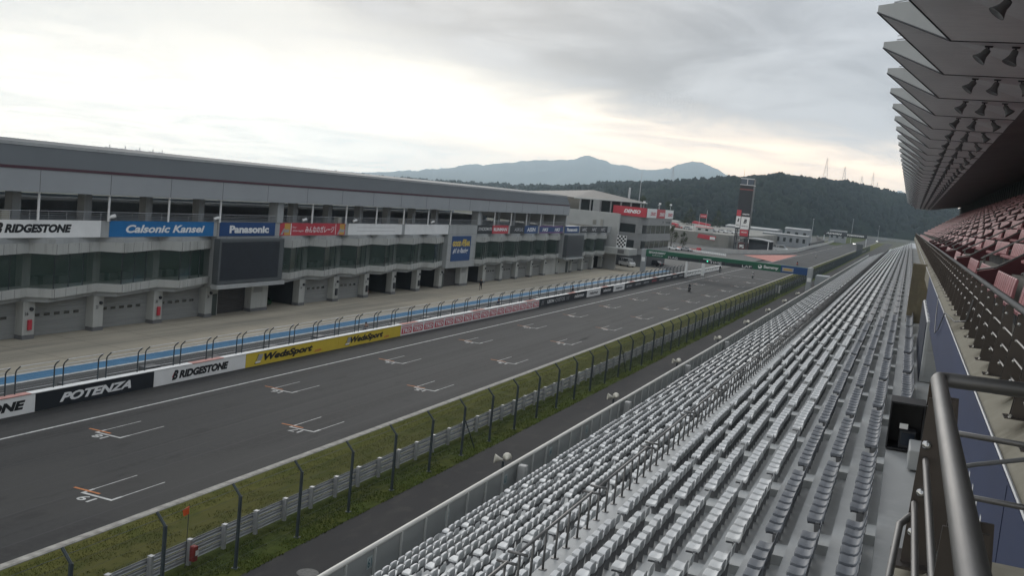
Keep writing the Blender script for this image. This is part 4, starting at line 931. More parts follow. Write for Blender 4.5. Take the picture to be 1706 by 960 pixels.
pr = thing('platform_railing', 'thick stainless handrail turning a corner close to the camera', 'railing', (.25, 3, 13.52))
zr = 14.47
a = MB(); a.tube([(.25, -2.5, zr), (.25, 6.07, zr), (.255, 6.13, zr), (.31, 6.15, zr), (1.22, 6.15, zr+.02)], .043, 14); a.build('handrail', steel, pr, True)
for y in (5.65, 3.2, .8):
    a = MB(); a.prism([(.17, y-.006, 13.50), (.40, y-.006, 13.50), (.33, y-.006, 14.43), (.20, y-.006, 14.43)], (0, .012, 0)); a.prism([(.19, y+.12, 13.50), (.42, y+.12, 13.50), (.35, y+.12, 14.43), (.22, y+.12, 14.43)], (0, .012, 0)); a.box(.12, .46, y-.1, y+.22, 13.515, 13.53)
    p_ = a.build('plate_post', plate_m, pr)
    b = MB()
    for x, z in ((.22, 14.18), (.225, 13.92), (.21, 13.70), (.33, 13.6)): b.lathe([(.026,0),(.026,.012),(.014,.022),(0,.024)], (x, y-.007, z), (0,-1,0), 8)
    b.build('bolt', bolt, p_, True)
a = MB()
for x, z in ((.225, 14.10), (.20, 13.86)): a.tube([(x, -2.5, z), (x, 5.4, z), (x, 5.62, z)], .017, 8)
for z, x1 in ((14.18, 1.2), (13.83, 1.2)): a.tube([(.30, 6.12, z), (x1, 6.15, z-.01)], .017, 8)
a.build('rod', steel, pr, True)
a = MB(); a.tube([(.10, 4.3, 13.3), (.105, 4.9, 13.55), (.14, 5.45, 13.78), (.19, 5.58, 13.80)], .019, 8); a.build('stay', steel, pr, True)
t = thing('cable', 'grey cable sagging between the railing corner and the deck edge', 'cable', (.8, 6.3, 13.9)); a = MB(); a.tube([(.30, 6.2, 13.92), (.5, 6.2, 14.0), (.75, 6.2, 14.08), (1.0, 6.2, 14.10), (1.2, 6.25, 14.08)], .014, 6); a.build('wire', mat('grey_cable', (.12,.125,.13), .5, .1, 3), t, True)
t = thing('hanging_cable', 'thin loop of cable hanging over the deck edge above the blue banner', 'cable', (.9, 24, 13.5)); a = MB()
a.tube([(1.15, 19.0, 14.2), (1.1, 19.2, 13.8), (1.0, 21, 13.62), (.92, 24, 13.55), (.90, 26, 13.0), (.90, 28, 12.7), (.92, 29.5, 13.0), (.96, 31, 13.5)], .014, 5); a.build('wire', MATS['grey_cable'], t, True)

# ---- red seats of the upper deck
red_seat = mat('faded_red_seat_plastic', (.37,.155,.17), .5, .22, 1.5, spec=.4)
def red_mesh():
    a = MB(); pr_ = [(.30,-.02),(.33,.22),(.36,.38),(.38,.41),(.41,.38),(.39,.20),(.37,-.06),(.0,-.10),(-.01,-.04),(.05,-.01)]
    n = len(pr_); V = []; st = [(-.22,.90),(-.19,1),(.19,1),(.22,.90)]
    for y, k in st: V += [(x, y, z*k) for x, z in pr_]
    F = [(i*n+j, i*n+(j+1) % n, (i+1)*n+(j+1) % n, (i+1)*n+j) for i in range(3) for j in range(n)]
    a.add(V, F+[tuple(range(n)), tuple(range(3*n, 4*n))[::-1]])
    me = bpy.data.meshes.new('red_seat'); me.from_pydata(a.v, [], a.f); bm = bmesh.new(); bm.from_mesh(me); bmesh.ops.recalc_face_normals(bm, faces=bm.faces[:]); bm.to_mesh(me); bm.free(); me.materials.append(red_seat); return me
MRED = red_mesh(); rs_ = []
for k, (x, z) in enumerate(zip(PXr, PZr)):
    for s in np.arange(11.0, 290, 7.0):
        for j in range(10): rs_.append((x, s+.6+.53*j, z))
RA = np.array(rs_); q = (RA-np.array([0, 0, 15.3]))@Rm.T; rd = np.linalg.norm(RA-np.array([0, 0, 15.3]), axis=1)
vis = (q[:, 2] > 0) & (q[:, 0]/q[:, 2] < .53); od = np.argsort(np.where(vis, rd, 1e9))[:140]
for i in od:
    o = bpy.data.objects.new('folding_seat', MRED); C.objects.link(o); o.location = rs_[i]; tag(o, 'faded red seat in a near row of the upper deck', 'folding seat', 'red seats nearest the camera on the upper deck')
    l = bpy.data.objects.new('support', MLEG); C.objects.link(l); l.parent = o
ss = set(od.tolist()); idx = np.array([i for i in range(len(rs_)) if i not in ss and rs_[i][1] > 16])
V_ = np.array([p.co[:] for p in MRED.vertices]); F4 = np.array([list(p.vertices) for p in MRED.polygons if len(p.vertices) == 4])
VV = (V_[None]+RA[idx][:, None]).reshape(-1, 3); FF = (F4[None]+(np.arange(len(idx))*len(V_))[:, None, None]).reshape(-1, 4)
tag(fast_mesh('folding_seats', VV, FF, red_seat), 'many further faded red seats of the upper deck', 'folding seats', kind='stuff')
# maroon stair walls and sloping handrails across the upper deck
maroon = mat('maroon_panel', (.085,.022,.03), .6, .15, .8)
for j, s in enumerate(np.arange(17.2, 120, 14.0)):
    t = thing('stair_wall', 'maroon stair wall with pale capping between blocks of red seats', 'stair wall', (2, s, 13.4), 'maroon stair walls of the upper deck')
    a = MB(); a.prism([(1.88, s, 13.40), (1.88, s, 14.32), (2.35, s, 14.45), (8.0, s, 18.3), (8.0, s, 17.4)], (0, .07, 0)); a.build('panel', maroon, t)
    a = MB(); a.tube([(1.86, s+.035, 14.36), (2.35, s+.035, 14.49), (8.0, s+.035, 18.34)], .03, 6); a.build('capping', steel, t, True)
for j, s in enumerate(np.arange(24.4, 160, 14.0)):
    t = thing('stair_handrail', 'pale sloping handrail climbing the upper deck steps', 'handrail', (2, s, 13.4), 'sloping handrails on the upper deck steps')
    for d in (0, .5):
        a = MB(); a.tube([(2.4, s+d, 14.55), (6.4, s+d, 17.3), (10.4, s+d, 20.0)], .026, 6); 
        for x in (2.5, 4.4, 6.4, 8.4): a.tube([(x, s+d, 13.5+.6875*(x-2.0)), (x, s+d, 14.6+.6875*(x-2.4))], .02, 5)
        a.build('rail', steel, t)

# ---- folded canopy
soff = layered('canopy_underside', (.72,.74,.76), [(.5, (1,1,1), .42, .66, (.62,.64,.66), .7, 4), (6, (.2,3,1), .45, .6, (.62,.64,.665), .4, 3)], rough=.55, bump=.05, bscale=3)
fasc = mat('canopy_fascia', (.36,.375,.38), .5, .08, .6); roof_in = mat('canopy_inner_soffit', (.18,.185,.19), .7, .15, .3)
for i in range(-5, 37):
    yt = 36.0+7.0*i; yc0 = yt-3.0; yc1 = yt+4.0
    T = (-2.0, yt, 22.44); c0 = (.35, yc0, 21.07); c1 = (.35, yc1, 21.07); r0 = (3.9, yc0, 21.08); r1 = (3.9, yc1, 21.08); rt_ = (3.9, yt, 21.12)
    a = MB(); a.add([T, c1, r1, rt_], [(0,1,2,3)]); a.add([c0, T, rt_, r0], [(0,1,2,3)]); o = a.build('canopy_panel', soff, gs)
    a = MB(); Tt = (-2.0, yt, 22.68); c0t = (.35, yc0, 22.45); c1t = (.35, yc1, 22.45)
    a.add([c0, T, Tt, c0t], [(0,1,2,3)]); a.add([T, c1, c1t, Tt], [(0,1,2,3)]); a.build('canopy_fascia', fasc, o)
    a = MB(); a.tube([c0, T, c1], .03, 5); a.tube([c0, r0], .025, 5); a.build('canopy_edge', dark, o)
    a = MB(); a.add([c0t, Tt, c1t, (11.6, yc1, 23.2), (11.6, yc0, 23.2)], [(0,1,2,3,4)]); a.build('canopy_top', roof_d, o)
    a = MB(); a.tube([(-1.5, yt-.2, 22.75), (-.1, yt-1.9, 22.72)], .03, 4); a.tube([(-1.5, yt-.2, 22.9), (-.1, yt-1.9, 22.9)], .02, 4); a.build('canopy_gutter', galv, o)
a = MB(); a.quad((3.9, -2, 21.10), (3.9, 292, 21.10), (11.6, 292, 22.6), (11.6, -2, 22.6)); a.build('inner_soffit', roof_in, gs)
def flood(x, y, tilt):
    a = MB(); a.lathe([(.0,.0),(.085,.0),(.105,.06),(.115,.20),(.17,.32),(.215,.39),(.225,.415),(.21,.405),(.0,.36)], (x, y, 20.98), (tilt, -.12, -1), 14); return a
k = 0
for i in range(-3, 34):
    yc = 33.0+7*i
    for x, tl in ((1.45, -.75), (2.2, -.35), (3.0, .75)):
        t = thing('floodlight', 'dark bell-shaped floodlight hanging under the folded canopy', 'floodlight', (x, yc+.8, 20.9), 'floodlights hanging under the canopy')
        a = flood(x, yc+.8, tl)
        a.build('lamp_housing', mat('floodlight_housing', (.12,.125,.135), .5, .15, 2), t, True)
        a = MB(); a.tube([(x, yc+.8, 20.95), (x, yc+.8, 21.3)], .03, 5); a.cbox(x-.12, x+.12, yc+.7, yc+.9, 21.05, 21.2, .02); a.build('bracket', dark, t)
# ---------------------------------------------------------------- start gantry
def PY_(x0, y, z0): return lambda u, v: (x0+u, y, z0+v)
t = thing('start_gantry', 'dark green start gantry spanning the track and the pit lane', 'gantry', (-36, 216.6, 0))
a = MB(); a.cbox(-54.0, -19.0, 216.1, 217.3, 3.62, 5.20, .03); a.build('beam', c_green, t)
a = MB()
for x0, x1, z0, z1 in ((-48.9, -41.9, 3.66, 4.32), (-41.8, -36.2, 3.62, 4.40), (-36.1, -30.4, 3.62, 4.35)): a.box(x0, x1, 216.06, 216.09, z0, z1)
a.build('display_panel', c_black, t)
a = MB(); a.box(-24.5, -19.02, 216.05, 216.09, 3.64, 5.19); a.build('display_panel', c_navy, t)
a = MB(); a.box(-24.2, -21.9, 216.03, 216.045, 3.95, 4.75); a.build('display_panel', c_grey, t)
a = MB(); a.box(-23.9, -22.2, 216.01, 216.028, 4.2, 4.55); a.build('display_panel', c_gold, t)
P = PY_(-54, 216.03, 3.62); a = MB()
lettering(a, 'SEGASAMMY', P, .7, 4.6, .80, 1.25, .15, .02); lettering(a, 'GROUP', P, 1.6, 4.0, .30, .55, 0, .0)
a.build('lettering', c_lw, t)
P = PY_(-54, 216.02, 3.62); a = MB()
lettering(a, 'FLAG', P, 5.2, 7.3, .15, .58, 0, .0); lettering(a, 'TIME', P, 14.4, 17.0, .15, .62, 0, .0); lettering(a, 'LAP', P, 21.4, 23.4, .15, .62, 0, .0)
lettering(a, 'Sammy', P, 25.9, 29.0, .30, 1.12, 0, .03); a.build('lettering', c_lw, t)
a = MB(); a.lathe([(.42, 0), (.42, .01), (0, .01)], (-28.85, 216.05, 4.33), (0, -1, 0), 16); a.build('emblem', c_lw, t)
a = MB(); a.lathe([(.20, 0), (.20, .02), (0, .02)], (-28.95, 216.05, 4.48), (0, -1, 0), 12); flat(a, lambda u, v: (-28.85+u, 216.02, 4.33+v), [(-.05,.1),(.45,.30),(.40,.36),(-.05,.2)]); a.build('emblem', c_green, t)
a = MB(); a.box(-41.1, -39.3, 216.02, 216.05, 4.42, 4.62); a.build('lettering', c_sil, t)
a = MB(); a.lathe([(.15,0),(.15,.05),(0,.07)], (-40.1, 216.04, 4.14), (0, -1, 0), 12); a.build('signal_lamp', mat('green_signal_lamp', (.05,.8,.5), .4, .05, 1, emit=(.10,1,.55,1.3)), t)
lg = mat('gantry_grey', (.33,.35,.36), .5, .08, .5)
for x0, x1, y0, y1, z1 in ((-54.9, -53.9, 216.0, 217.2, 5.25), (-44.85, -44.35, 216.2, 216.8, 3.6), (-43.5, -42.9, 228, 228.8, 3.6), (-19.05, -18.0, 216.0, 217.3, 5.28)):
    a = MB(); a.cbox(x0, x1, y0, y1, 0, z1, .05); a.build('leg', lg if x0 < -50 or x0 > -20 else c_white, t)
a = MB(); a.cbox(-54.7, -53.9, 215.85, 216.0, 2.45, 3.35, .02); a.cbox(-18.9, -18.1, 215.85, 216.0, 2.35, 3.15, .02); a.build('control_box', c_white, t)
a = MB(); a.box(-48.8, -42.9, 228, 228.8, 3.3, 3.6); a.build('rear_beam', c_white, t)

# ---------------------------------------------------------------- control tower block at the end of the pit building
ct = thing('control_tower', 'grey control tower with red sign band, window strips and pitched metal roof', 'building', (-70, 235, 0))
tw = mat('tower_panel', (.26,.265,.265), .5, .08, .4, stretch=(1, 1, 4)); tw2 = mat('tower_wall', (.36,.365,.355), .6, .08, .4)
def rounded(x0, x1, y0, y1, r):
    """footprint with the track-side near corner rounded"""
    p = [(x0, y0)]+[(x1-r+r*math.sin(t_*math.pi/12), y0+r-r*math.cos(t_*math.pi/12)) for t_ in range(7)]+[(x1, y1), (x0, y1)]
    return p
def ring(name, z0, z1, inset, m):
    a = MB(); a.prism([(x, y, z0) for x, y in rounded(-86+inset, -58.2-inset, 230+inset, 257-inset, 2.6-inset)], (0, 0, z1-z0)); return a.build(name, m, ct)
for z0, z1 in ((3.0, 4.5), (6.3, 8.05), (10.1, 11.9)): ring('wall', z0, z1, 0, tw)
for z0, z1 in ((4.5, 6.3), (8.05, 10.1)): ring('window_band', z0, z1, .25, dkglass)
ring('ground_floor', 0, 3.0, .6, mat('tower_base', (.08,.085,.09), .6, .1, .4))
a = MB()
for z0, z1 in ((4.5, 6.3), (8.05, 10.1)):
    a.box(-60.6, -59.0, 229.99, 230.2, z0+.01, z1-.01); 
    for y in (236, 241, 246, 251): a.box(-58.46, -58.40, y, y+.3, z0, z1)
    a.box(-86, -64.5, 230.01, 230.3, z0+.01, z1-.01)
a.build('wall_panel', tw, ct)
a = MB(); a.box(-70, -58.1, 229.75, 229.98, 11.95, 14.15); o = a.build('sign_band', c_red, ct)
P = PY_(-66, 229.73, 11.95); a = MB(); lettering(a, 'DENSO', P, 2.2, 6.3, .7, 1.6, .3, .05); a.build('lettering', c_lw, o)
for k, (y0, y1, m, tm) in enumerate(((229.75, 239.0, c_white, c_red), (239.0, 248.0, c_red, c_lw), (248.0, 257.2, c_white, c_red))):
    a = MB(); a.box(-58.22, -58.05, y0, y1, 11.95, 14.15); o = a.build('sign_band', m, ct)
    P = PX(-58.04, y0, 11.95); a = MB(); lettering(a, 'DENSO', P, 3.2, 8.4, .5, 1.4, .2, .04); a.build('lettering', tm, o)
a = MB(); a.box(-86, -58.3, 230, 257, 11.9, 12.0); a.build('terrace_floor', conc, ct)
P = PX(-58.19, 246, 10.6); a = MB(); lettering(a, 'FSW', P, .6, 2.2, .0, .7, 0, .02); lettering(a, 'TOWER', P, 4.0, 9.6, .0, .6, 0, .05); a.build('lettering', dark, ct)
a = MB(); a.box(-76, -60.0, 213.02, 214, 0, 12.42); a.box(-76, -65.0, 214, 229.7, 0, 12.3); a.build('stair_block', tw2, ct)
a = MB(); a.box(-71.5, -66, 212.9, 213.05, 8.6, 9.2); a.box(-64.2, -63.6, 212.85, 213.1, 9.4, 10.8); a.box(-66, -65.2, 212.9, 213.05, 9.5, 10.5); a.build('vent', conc, ct)
gp = [(-72.8, 223.5), (-61.2, 235), (-66.5, 256), (-88, 252), (-86, 230)]
a = MB(); a.prism([(x, y, 12.2) for x, y in gp], (0, 0, 2.85)); a.build('glazing', dkglass, ct)
for k in range(7):
    a = MB(); x = -72.8+11.6*k/6; y = 223.4+11.5*k/6; a.box(x-.1, x+.2, y-.25, y+.1, 12.2, 15.05); a.build('mullion', tw, ct)
a = MB(); a.box(-70.2, -68.6, 225.2, 226, 12.2, 15.0); a.build('wall_panel', tw, ct)
rf = mat('tower_roof_metal', (.13,.125,.115), .65, .12, .3, stretch=(4, .3, 1))
ep = [(-74.0, 222, 15.03), (-60.0, 236, 15.42), (-65.8, 258, 15.42), (-92, 254, 15.35), (-90.5, 233, 15.4)]; ap = (-75, 240, 17.3); n = 5
a = MB(); a.add(ep+[ap]+[(x, y, z-.25) for x, y, z in ep], [(i, (i+1) % n, 5) for i in range(n)]+[(6+i, 6+(i+1) % n, (i+1) % n, i) for i in range(n)]+[(10, 9, 8, 7, 6)]); a.build('roof', rf, ct)
a = MB(); a.tube([(x, y, z-.1) for x, y, z in ep[:3]], .16, 6); a.build('gutter', panel_w, ct)
for x, y, h, nm, lab in ((-63.1, 240, 9.0, 'radio_mast', 'tall thin radio mast on the control tower roof'), (-66.0, 241, 4.2, 'radio_mast', 'short pale mast on the control tower roof')):
    t = thing(nm, lab, 'mast', (x, y, 14.9)); a = MB(); a.tube([(x, y, 14.6), (x, y, 14.6+h*.6), (x, y, 14.6+h)], [.10, .06, .025] if h > 5 else [.30, .28, .25], 6); a.build('pole', galv, t); a = MB(); a.tube([(x-.4, y, 14.6+h*.85), (x+.4, y, 14.6+h*.85)], .02, 4); a.build('cross_arm', galv, t)
for x, y in ((-59.4, 231), (-58.7, 244), (-58.7, 256)):
    t = thing('rooftop_camera', 'small white camera mast on the red and white sign band', 'camera mast', (x, y, 14.1), 'camera masts on the tower sign band'); a = MB(); a.tube([(x, y, 14.1), (x, y, 15.3)], .06, 5); a.build('pole', galv, t); a = MB(); a.cbox(x-.25, x+.25, y-.3, y+.3, 15.3, 15.75, .08); a.build('housing', c_white, t)
# podium balcony and chequered flag board at the end of the wing
t = thing('podium_balcony', 'white boxed podium balcony at the end of the pit building', 'balcony', (-59, 214, 3.5))
a = MB(); a.cbox(-62.0, -56.2, 210.0, 217.0, 3.55, 5.0, .05); a.build('parapet', panel_w, t); a = MB(); a.box(-58.8, -57.2, 209.95, 209.99, 3.8, 4.8); a.build('grille', shutter_m, t)
a = MB(); a.box(-58.7, -57.3, 209.93, 209.95, 3.9, 4.7); a.build('grille', seam, t)
t = thing('chequered_board', 'black and white chequered board beside the control tower', 'board', (-58.8, 212.6, 5.0))
a = MB(); a.box(-59.95, -57.75, 212.6, 212.7, 5.02, 7.75); a.build('panel', c_white, t)
a = MB(); cw, chh = 2.0/5, 2.55/6
for i in range(5):
    for j in range(6):
        if (i+j) % 2: a.box(-59.85+i*cw, -59.85+(i+1)*cw, 212.575, 212.6, 5.11+j*chh, 5.11+(j+1)*chh)
a.build('checks', c_ink, t)

# ---------------------------------------------------------------- tall leader board tower
t = thing('screen_tower', 'tall slim black screen tower with white and red panels at its foot', 'tower', (-62, 400, 0))
tx, ty = -62.2, 400
a = MB()
for dx, dy in ((-2.4, 0), (2.2, 0), (-2.4, 4), (2.2, 4)): a.tube([(tx+dx, ty+dy, 0), (tx+dx, ty+dy, 9)], .22, 6)
for z in (0, 3, 6):
    for y in (ty, ty+4): a.tube([(tx-2.4, y, z), (tx+2.2, y, z+3)], .10, 4); a.tube([(tx+2.2, y, z), (tx-2.4, y, z+3)], .10, 4); a.tube([(tx-2.4, y, z+3), (tx+2.2, y, z+3)], .10, 4)
a.build('lattice', dark, t)
a = MB(); a.cbox(tx-2.7, tx+2.6, ty-.3, ty+4.5, 9, 29.0, .1); a.build('screen', mat('tower_screen', (.016,.018,.024), .4, .15, .5), t)
a = MB(); a.box(tx-2.75, tx+2.65, ty-.36, ty+4.55, 26.3, 26.6); a.box(tx-2.75, tx+2.65, ty-.36, ty-.31, 28.7, 29.1); a.box(tx-.15, tx+.15, ty-.36, ty-.31, 26.6, 28.7); a.build('frame', c_sil, t)
a = MB(); a.box(tx-2.5, tx-.2, ty-.34, ty-.31, 26.7, 28.6); a.box(tx+.2, tx+2.4, ty-.34, ty-.31, 26.7, 28.6); a.build('panel', mat('slate_panel', (.07,.09,.12), .5, .1, 1), t)
a = MB(); a.box(tx-2.7, tx+2.7, ty-.37, ty-.31, 24.4, 24.9); a.build('panel', mat('rust_panel', (.20,.06,.06), .5, .1, 1), t)
a = MB(); a.box(tx-2.7, tx-.95, ty-.40, ty-.31, 14.0, 16.4); a.build('panel', c_red, t)
a = MB(); a.box(tx-2.7, tx-.95, ty-.40, ty-.31, 9.4, 13.9); a.box(tx-.7, tx+2.6, ty-.40, ty-.31, 9.0, 13.9); a.build('panel', c_white, t)
a = MB(); a.cbox(tx-.7, tx+2.5, ty-.38, ty+1, 6.2, 8.8, .2); a.build('panel', c_red, t)
P = PY_(tx-.7, ty-.43, 9.0); a = MB(); lettering(a, 'B', P, 1.0, 2.3, 2.3, 4.0, .25, .05); lettering(a, 'BRIDGESTONE', P, .4, 2.9, 1.0, 1.4, .2, .02); P2 = PY_(tx-2.7, ty-.43, 9.4); lettering(a, 'B', P2, .6, 1.3, 2.3, 3.7, .25, .05); lettering(a, 'BRIDGE', P2, .2, 1.5, .8, 1.2, .2, .02); a.build('lettering', c_ink, t)
P = PY_(tx-.7, ty-.43, 14.1); a = MB(); lettering(a, 'HARTO', P, .3, 3.0, .5, 1.1, .1, .05); lettering(a, 'AIRLINE', PY_(tx-.7, ty-.43, 6.6), .5, 2.8, .9, 1.5, .1, .02); a.build('lettering', c_lw, t)
a = MB(); a.tube([(tx-1.8, ty+1, 29), (tx-1.8, ty+1, 32.5)], .06, 4); a.build('antenna', dark, t)

# ---------------------------------------------------------------- cars
def wheel(par, x, y, r, s, w=.20):
    a = MB(); a.lathe([(r*.72, -w/2), (r, -w/2), (r*1.0, w/2), (r*.72, w/2)], (x, y, r), (1, 0, 0), 16); o = a.build('wheel', black, par, True)
    a = MB(); a.lathe([(r*.70, -w*.42), (r*.70, w*.42)], (x, y, r), (1, 0, 0), 12); a.build('rim', galv, o)
def make_car(label, paint, loc, rot, kind='saloon', cat='car', name='car'):
    """car with its nose towards -Y before rotation; body lofted from rounded cross-sections"""
    t = thing(name, label, cat, (0,0,0))
    if kind == 'van': L_, Wd, prof = 4.6, 1.72, [(-2.3,.45,.95,.80),(-2.2,.30,1.05,.86),(-1.75,.28,1.18,.86),(-1.1,.28,1.25,.86),(2.1,.28,1.25,.86),(2.28,.35,1.2,.84)]; cab = [(-1.72,.82),(-1.0,.80),(2.05,.80),(2.2,.78)]; roof = 1.98
    elif kind == 'racer': L_, Wd, prof = 4.6, 1.95, [(-2.3,.18,.48,.80),(-2.1,.14,.66,.93),(-1.2,.12,.84,.97),(0,.12,.90,.95),(1.2,.14,.95,.97),(2.2,.2,.92,.93),(2.3,.3,.8,.85)]; cab = [(-.75,.74),(-.1,.62),(.75,.60),(1.7,.70)]; roof = 1.22
    else: L_, Wd, prof = 4.5, 1.75, [(-2.25,.40,.62,.74),(-2.12,.24,.76,.84),(-1.2,.22,.90,.87),(0,.22,.95,.875),(1.2,.22,.98,.87),(2.1,.25,.98,.84),(2.25,.42,.85,.74)]; cab = [(-1.15,.76),(-.35,.62),(1.0,.62),(1.75,.72)]; roof = 1.45
    a = MB(); secs = []
    for y, z0, z1, w in prof: secs.append([(-w*.9,y,z0),(-w,y,z0+.12),(-w,y,z1-.12),(-w*.90,y,z1),(w*.90,y,z1),(w,y,z1-.12),(w,y,z0+.12),(w*.9,y,z0)])
    V = [p for s in secs for p in s]; n = 8
    F = [(i*n+j, (i+1)*n+j, (i+1)*n+(j+1) % n, i*n+(j+1) % n) for i in range(len(secs)-1) for j in range(n)]+[tuple(range(n)), tuple(range((len(secs)-1)*n, len(secs)*n))[::-1]]
    a.add(V, F); a.build('body', paint, t)
    zb = [np.interp(y, [p[0] for p in prof], [p[2] for p in prof])-.03 for y, w in cab]
    (y0, w0), (y1, w1), (y2, w2), (y3, w3) = cab
    a = MB(); a.add([(-w0,y0,zb[0]),(w0,y0,zb[0]),(-w1,y1,roof-.03),(w1,y1,roof-.03),(-w2,y2,roof-.03),(w2,y2,roof-.03),(-w3,y3,zb[3]),(w3,y3,zb[3]),(-w1-.14,y1,zb[1]),(w1+.14,y1,zb[1]),(-w2-.14,y2,zb[2]),(w2+.14,y2,zb[2])],
        [(0,1,3,2),(2,3,5,4),(4,5,7,6),(0,2,8),(8,2,4,10),(10,4,6),(1,9,3),(9,11,5,3),(11,7,5)]); a.build('window', dkglass, t)
    a = MB(); a.cbox(-w1-.01, w1+.01, y1-.04, y2+.04, roof-.045, roof+.01, .02)
    for yy in ((y1+y2)/2,)+((y2-.9,) if kind == 'van' else ()):
        for sx in (-1, 1): a.add([(sx*(w1+.155), yy-.05, zb[1]), (sx*(w1+.155), yy+.05, zb[1]), (sx*(w1+.01), yy+.05, roof), (sx*(w1+.01), yy-.05, roof)], [(0,1,2,3)])
    a.build('roof', paint, t)
    r_ = .33 if kind != 'van' else .30
    for x in (-Wd/2+.10, Wd/2-.10):
        for y in (-L_*.30, L_*.29): wheel(t, x, y, r_, 1)
    for sx in (-1, 1):
        a = MB(); yb = prof[1][0]; a.cbox(sx*.62-.16, sx*.62+.16, yb-.10, yb+.02, .58 if kind != 'racer' else .46, .74 if kind != 'racer' else .58, .03); a.build('headlight', c_lw, t)
        a = MB(); a.cbox(sx*.66-.12, sx*.66+.12, 2.16, 2.31, .68, .84, .03); a.build('tail_light', c_red, t)
        a = MB(); a.cbox(sx*(w1+.30)-.10, sx*(w1+.30)+.10, y0+.25, y0+.35, zb[0]+.02, zb[0]+.16, .03); a.build('mirror', paint, t)
    if kind == 'racer':
        a = MB(); a.cbox(-.85, .85, 2.05, 2.4, 1.22, 1.26, .01); a.box(-.5, -.46, 2.1, 2.3, .9, 1.22); a.box(.46, .5, 2.1, 2.3, .9, 1.22); a.build('rear_wing', paint, t)
    t.location = loc; t.rotation_euler.z = rot; return t
pk = lambda n, c: mat(n, c, .25, .04, .5, spec=.6)
pw_ = pk('white_car_paint', (.62,.63,.63)); pb_ = pk('black_car_paint', (.012,.013,.015)); ps_ = pk('silver_car_paint', (.33,.34,.35)); pr_c = pk('red_car_paint', (.30,.02,.015)); pg_ = pk('green_car_paint', (.015,.05,.025))
make_car('white van parked near the end of the pit lane', pw_, (-61.2, 228.2, 0), R(52), 'van', 'van', 'van')
make_car('black car with white bonnet parked beyond the gantry leg', pb_, (-58.0, 243, 0), R(-118))
make_car('white car with dark windows parked behind the green gantry beam', pw_, (-76.4, 346, -.03), R(70))
make_car('silver car parked beside the white car behind the gantry', ps_, (-72.8, 349, -.03), R(75))
make_car('dark green racing car in an open garage with two bright headlamps', pg_, (-66.2, 91.3, 0), R(62), 'racer', 'racing car', 'racing_car')
make_car('dark red racing car inside an open garage', pr_c, (-66.6, 112.4, 0), R(75), 'racer', 'racing car', 'racing_car')
make_car('white racing car in the garage next to the red car', pw_, (-66.8, 119.8, 0), R(80), 'racer', 'racing car', 'racing_car')
for i, (x, y, r_, pt) in enumerate(((-88, 452, 60, pw_), (-84.5, 458, 75, ps_), (-81, 463, 80, pw_), (-77.8, 466, 85, pw_), (-100, 456, 60, pr_c), (-94, 449, 65, ps_), (-75, 472, 80, pw_))):
    make_car('small %s car parked far off below the hill, %s in the row' % (pt.name.split('_')[0], ('third','fourth','fifth','sixth','first','second','last')[i]), pt, (x, y, 5.35), R(r_))
t = make_car('white box truck parked beside the dark shed', pw_, (-52.4, 452, -.03), R(80), 'van', 'truck', 'truck'); t.scale = (1.25, 1.3, 1.5)
for x, y, lab in ((-39.2, 800, 'far white car with bright lamps on the track'), (-30.8, 1064, 'farthest pale car at the end of the straight')):
    o = make_car(lab, pw_, (x, y, .0), R(4), 'racer', 'racing car', 'racing_car')
    a = MB()
    for sx in (-.62, .62): a.lathe([(.22,0),(.22,.05),(0,.08)], (sx, -2.26, .55), (0,-1,0), 8)
    l = a.build('headlight', mat('lit_headlamp', (.9,.9,.85), .3, .02, 1, emit=(1,.97,.88,6)), None); l.parent = o

# ---------------------------------------------------------------- people: one continuous skinned body each
cloth_d = mat('dark_clothes', (.022,.024,.028), .9, .2, 6); cloth_g = mat('grey_clothes', (.14,.14,.15), .9, .2, 6); cloth_b = mat('navy_clothes', (.02,.03,.07), .9, .2, 6); skin_m = mat('skin', (.42,.26,.19), .6, .08, 5); hair_m = mat('black_hair', (.012,.011,.010), .7, .2, 9)
leather = mat('racing_leather', (.03,.03,.034), .5, .2, 5)
POSE = {
 'stand': dict(pel=(0,0,.95), ch=(0,.0,1.32), nk=(0,0,1.46), hd=(0,-.02,1.60), le=(-.27,.02,1.12), lh=(-.28,-.06,.86), re=(.27,.02,1.12), rh=(.26,-.10,.88), lk=(-.11,-.02,.50), la=(-.12,.02,.08), rk=(.11,-.02,.50), ra=(.12,.02,.08)),
 'walk':  dict(pel=(0,0,.93), ch=(0,-.04,1.30), nk=(0,-.06,1.44), hd=(0,-.10,1.58), le=(-.25,.10,1.10), lh=(-.22,.05,.86), re=(.25,-.10,1.10), rh=(.22,-.32,.98), lk=(-.10,-.20,.52), la=(-.10,-.22,.08), rk=(.10,.08,.48), ra=(.10,.38,.16)),
 'camera':dict(pel=(0,0,.93), ch=(0,-.05,1.30), nk=(0,-.10,1.44), hd=(0,-.16,1.57), le=(-.28,-.16,1.15), lh=(-.10,-.34,1.42), re=(.28,-.16,1.15), rh=(.10,-.34,1.42), lk=(-.13,-.06,.50), la=(-.15,.0,.08), rk=(.13,-.02,.50), ra=(.15,.06,.08)),
 'ride':  dict(pel=(0,.35,.86), ch=(0,-.02,1.12), nk=(0,-.16,1.20), hd=(0,-.28,1.30), le=(-.32,-.25,.95), lh=(-.30,-.52,.88), re=(.32,-.25,.95), rh=(.30,-.52,.88), lk=(-.26,.0,.66), la=(-.18,.38,.36), rk=(.26,.0,.66), ra=(.18,.38,.36)),
}
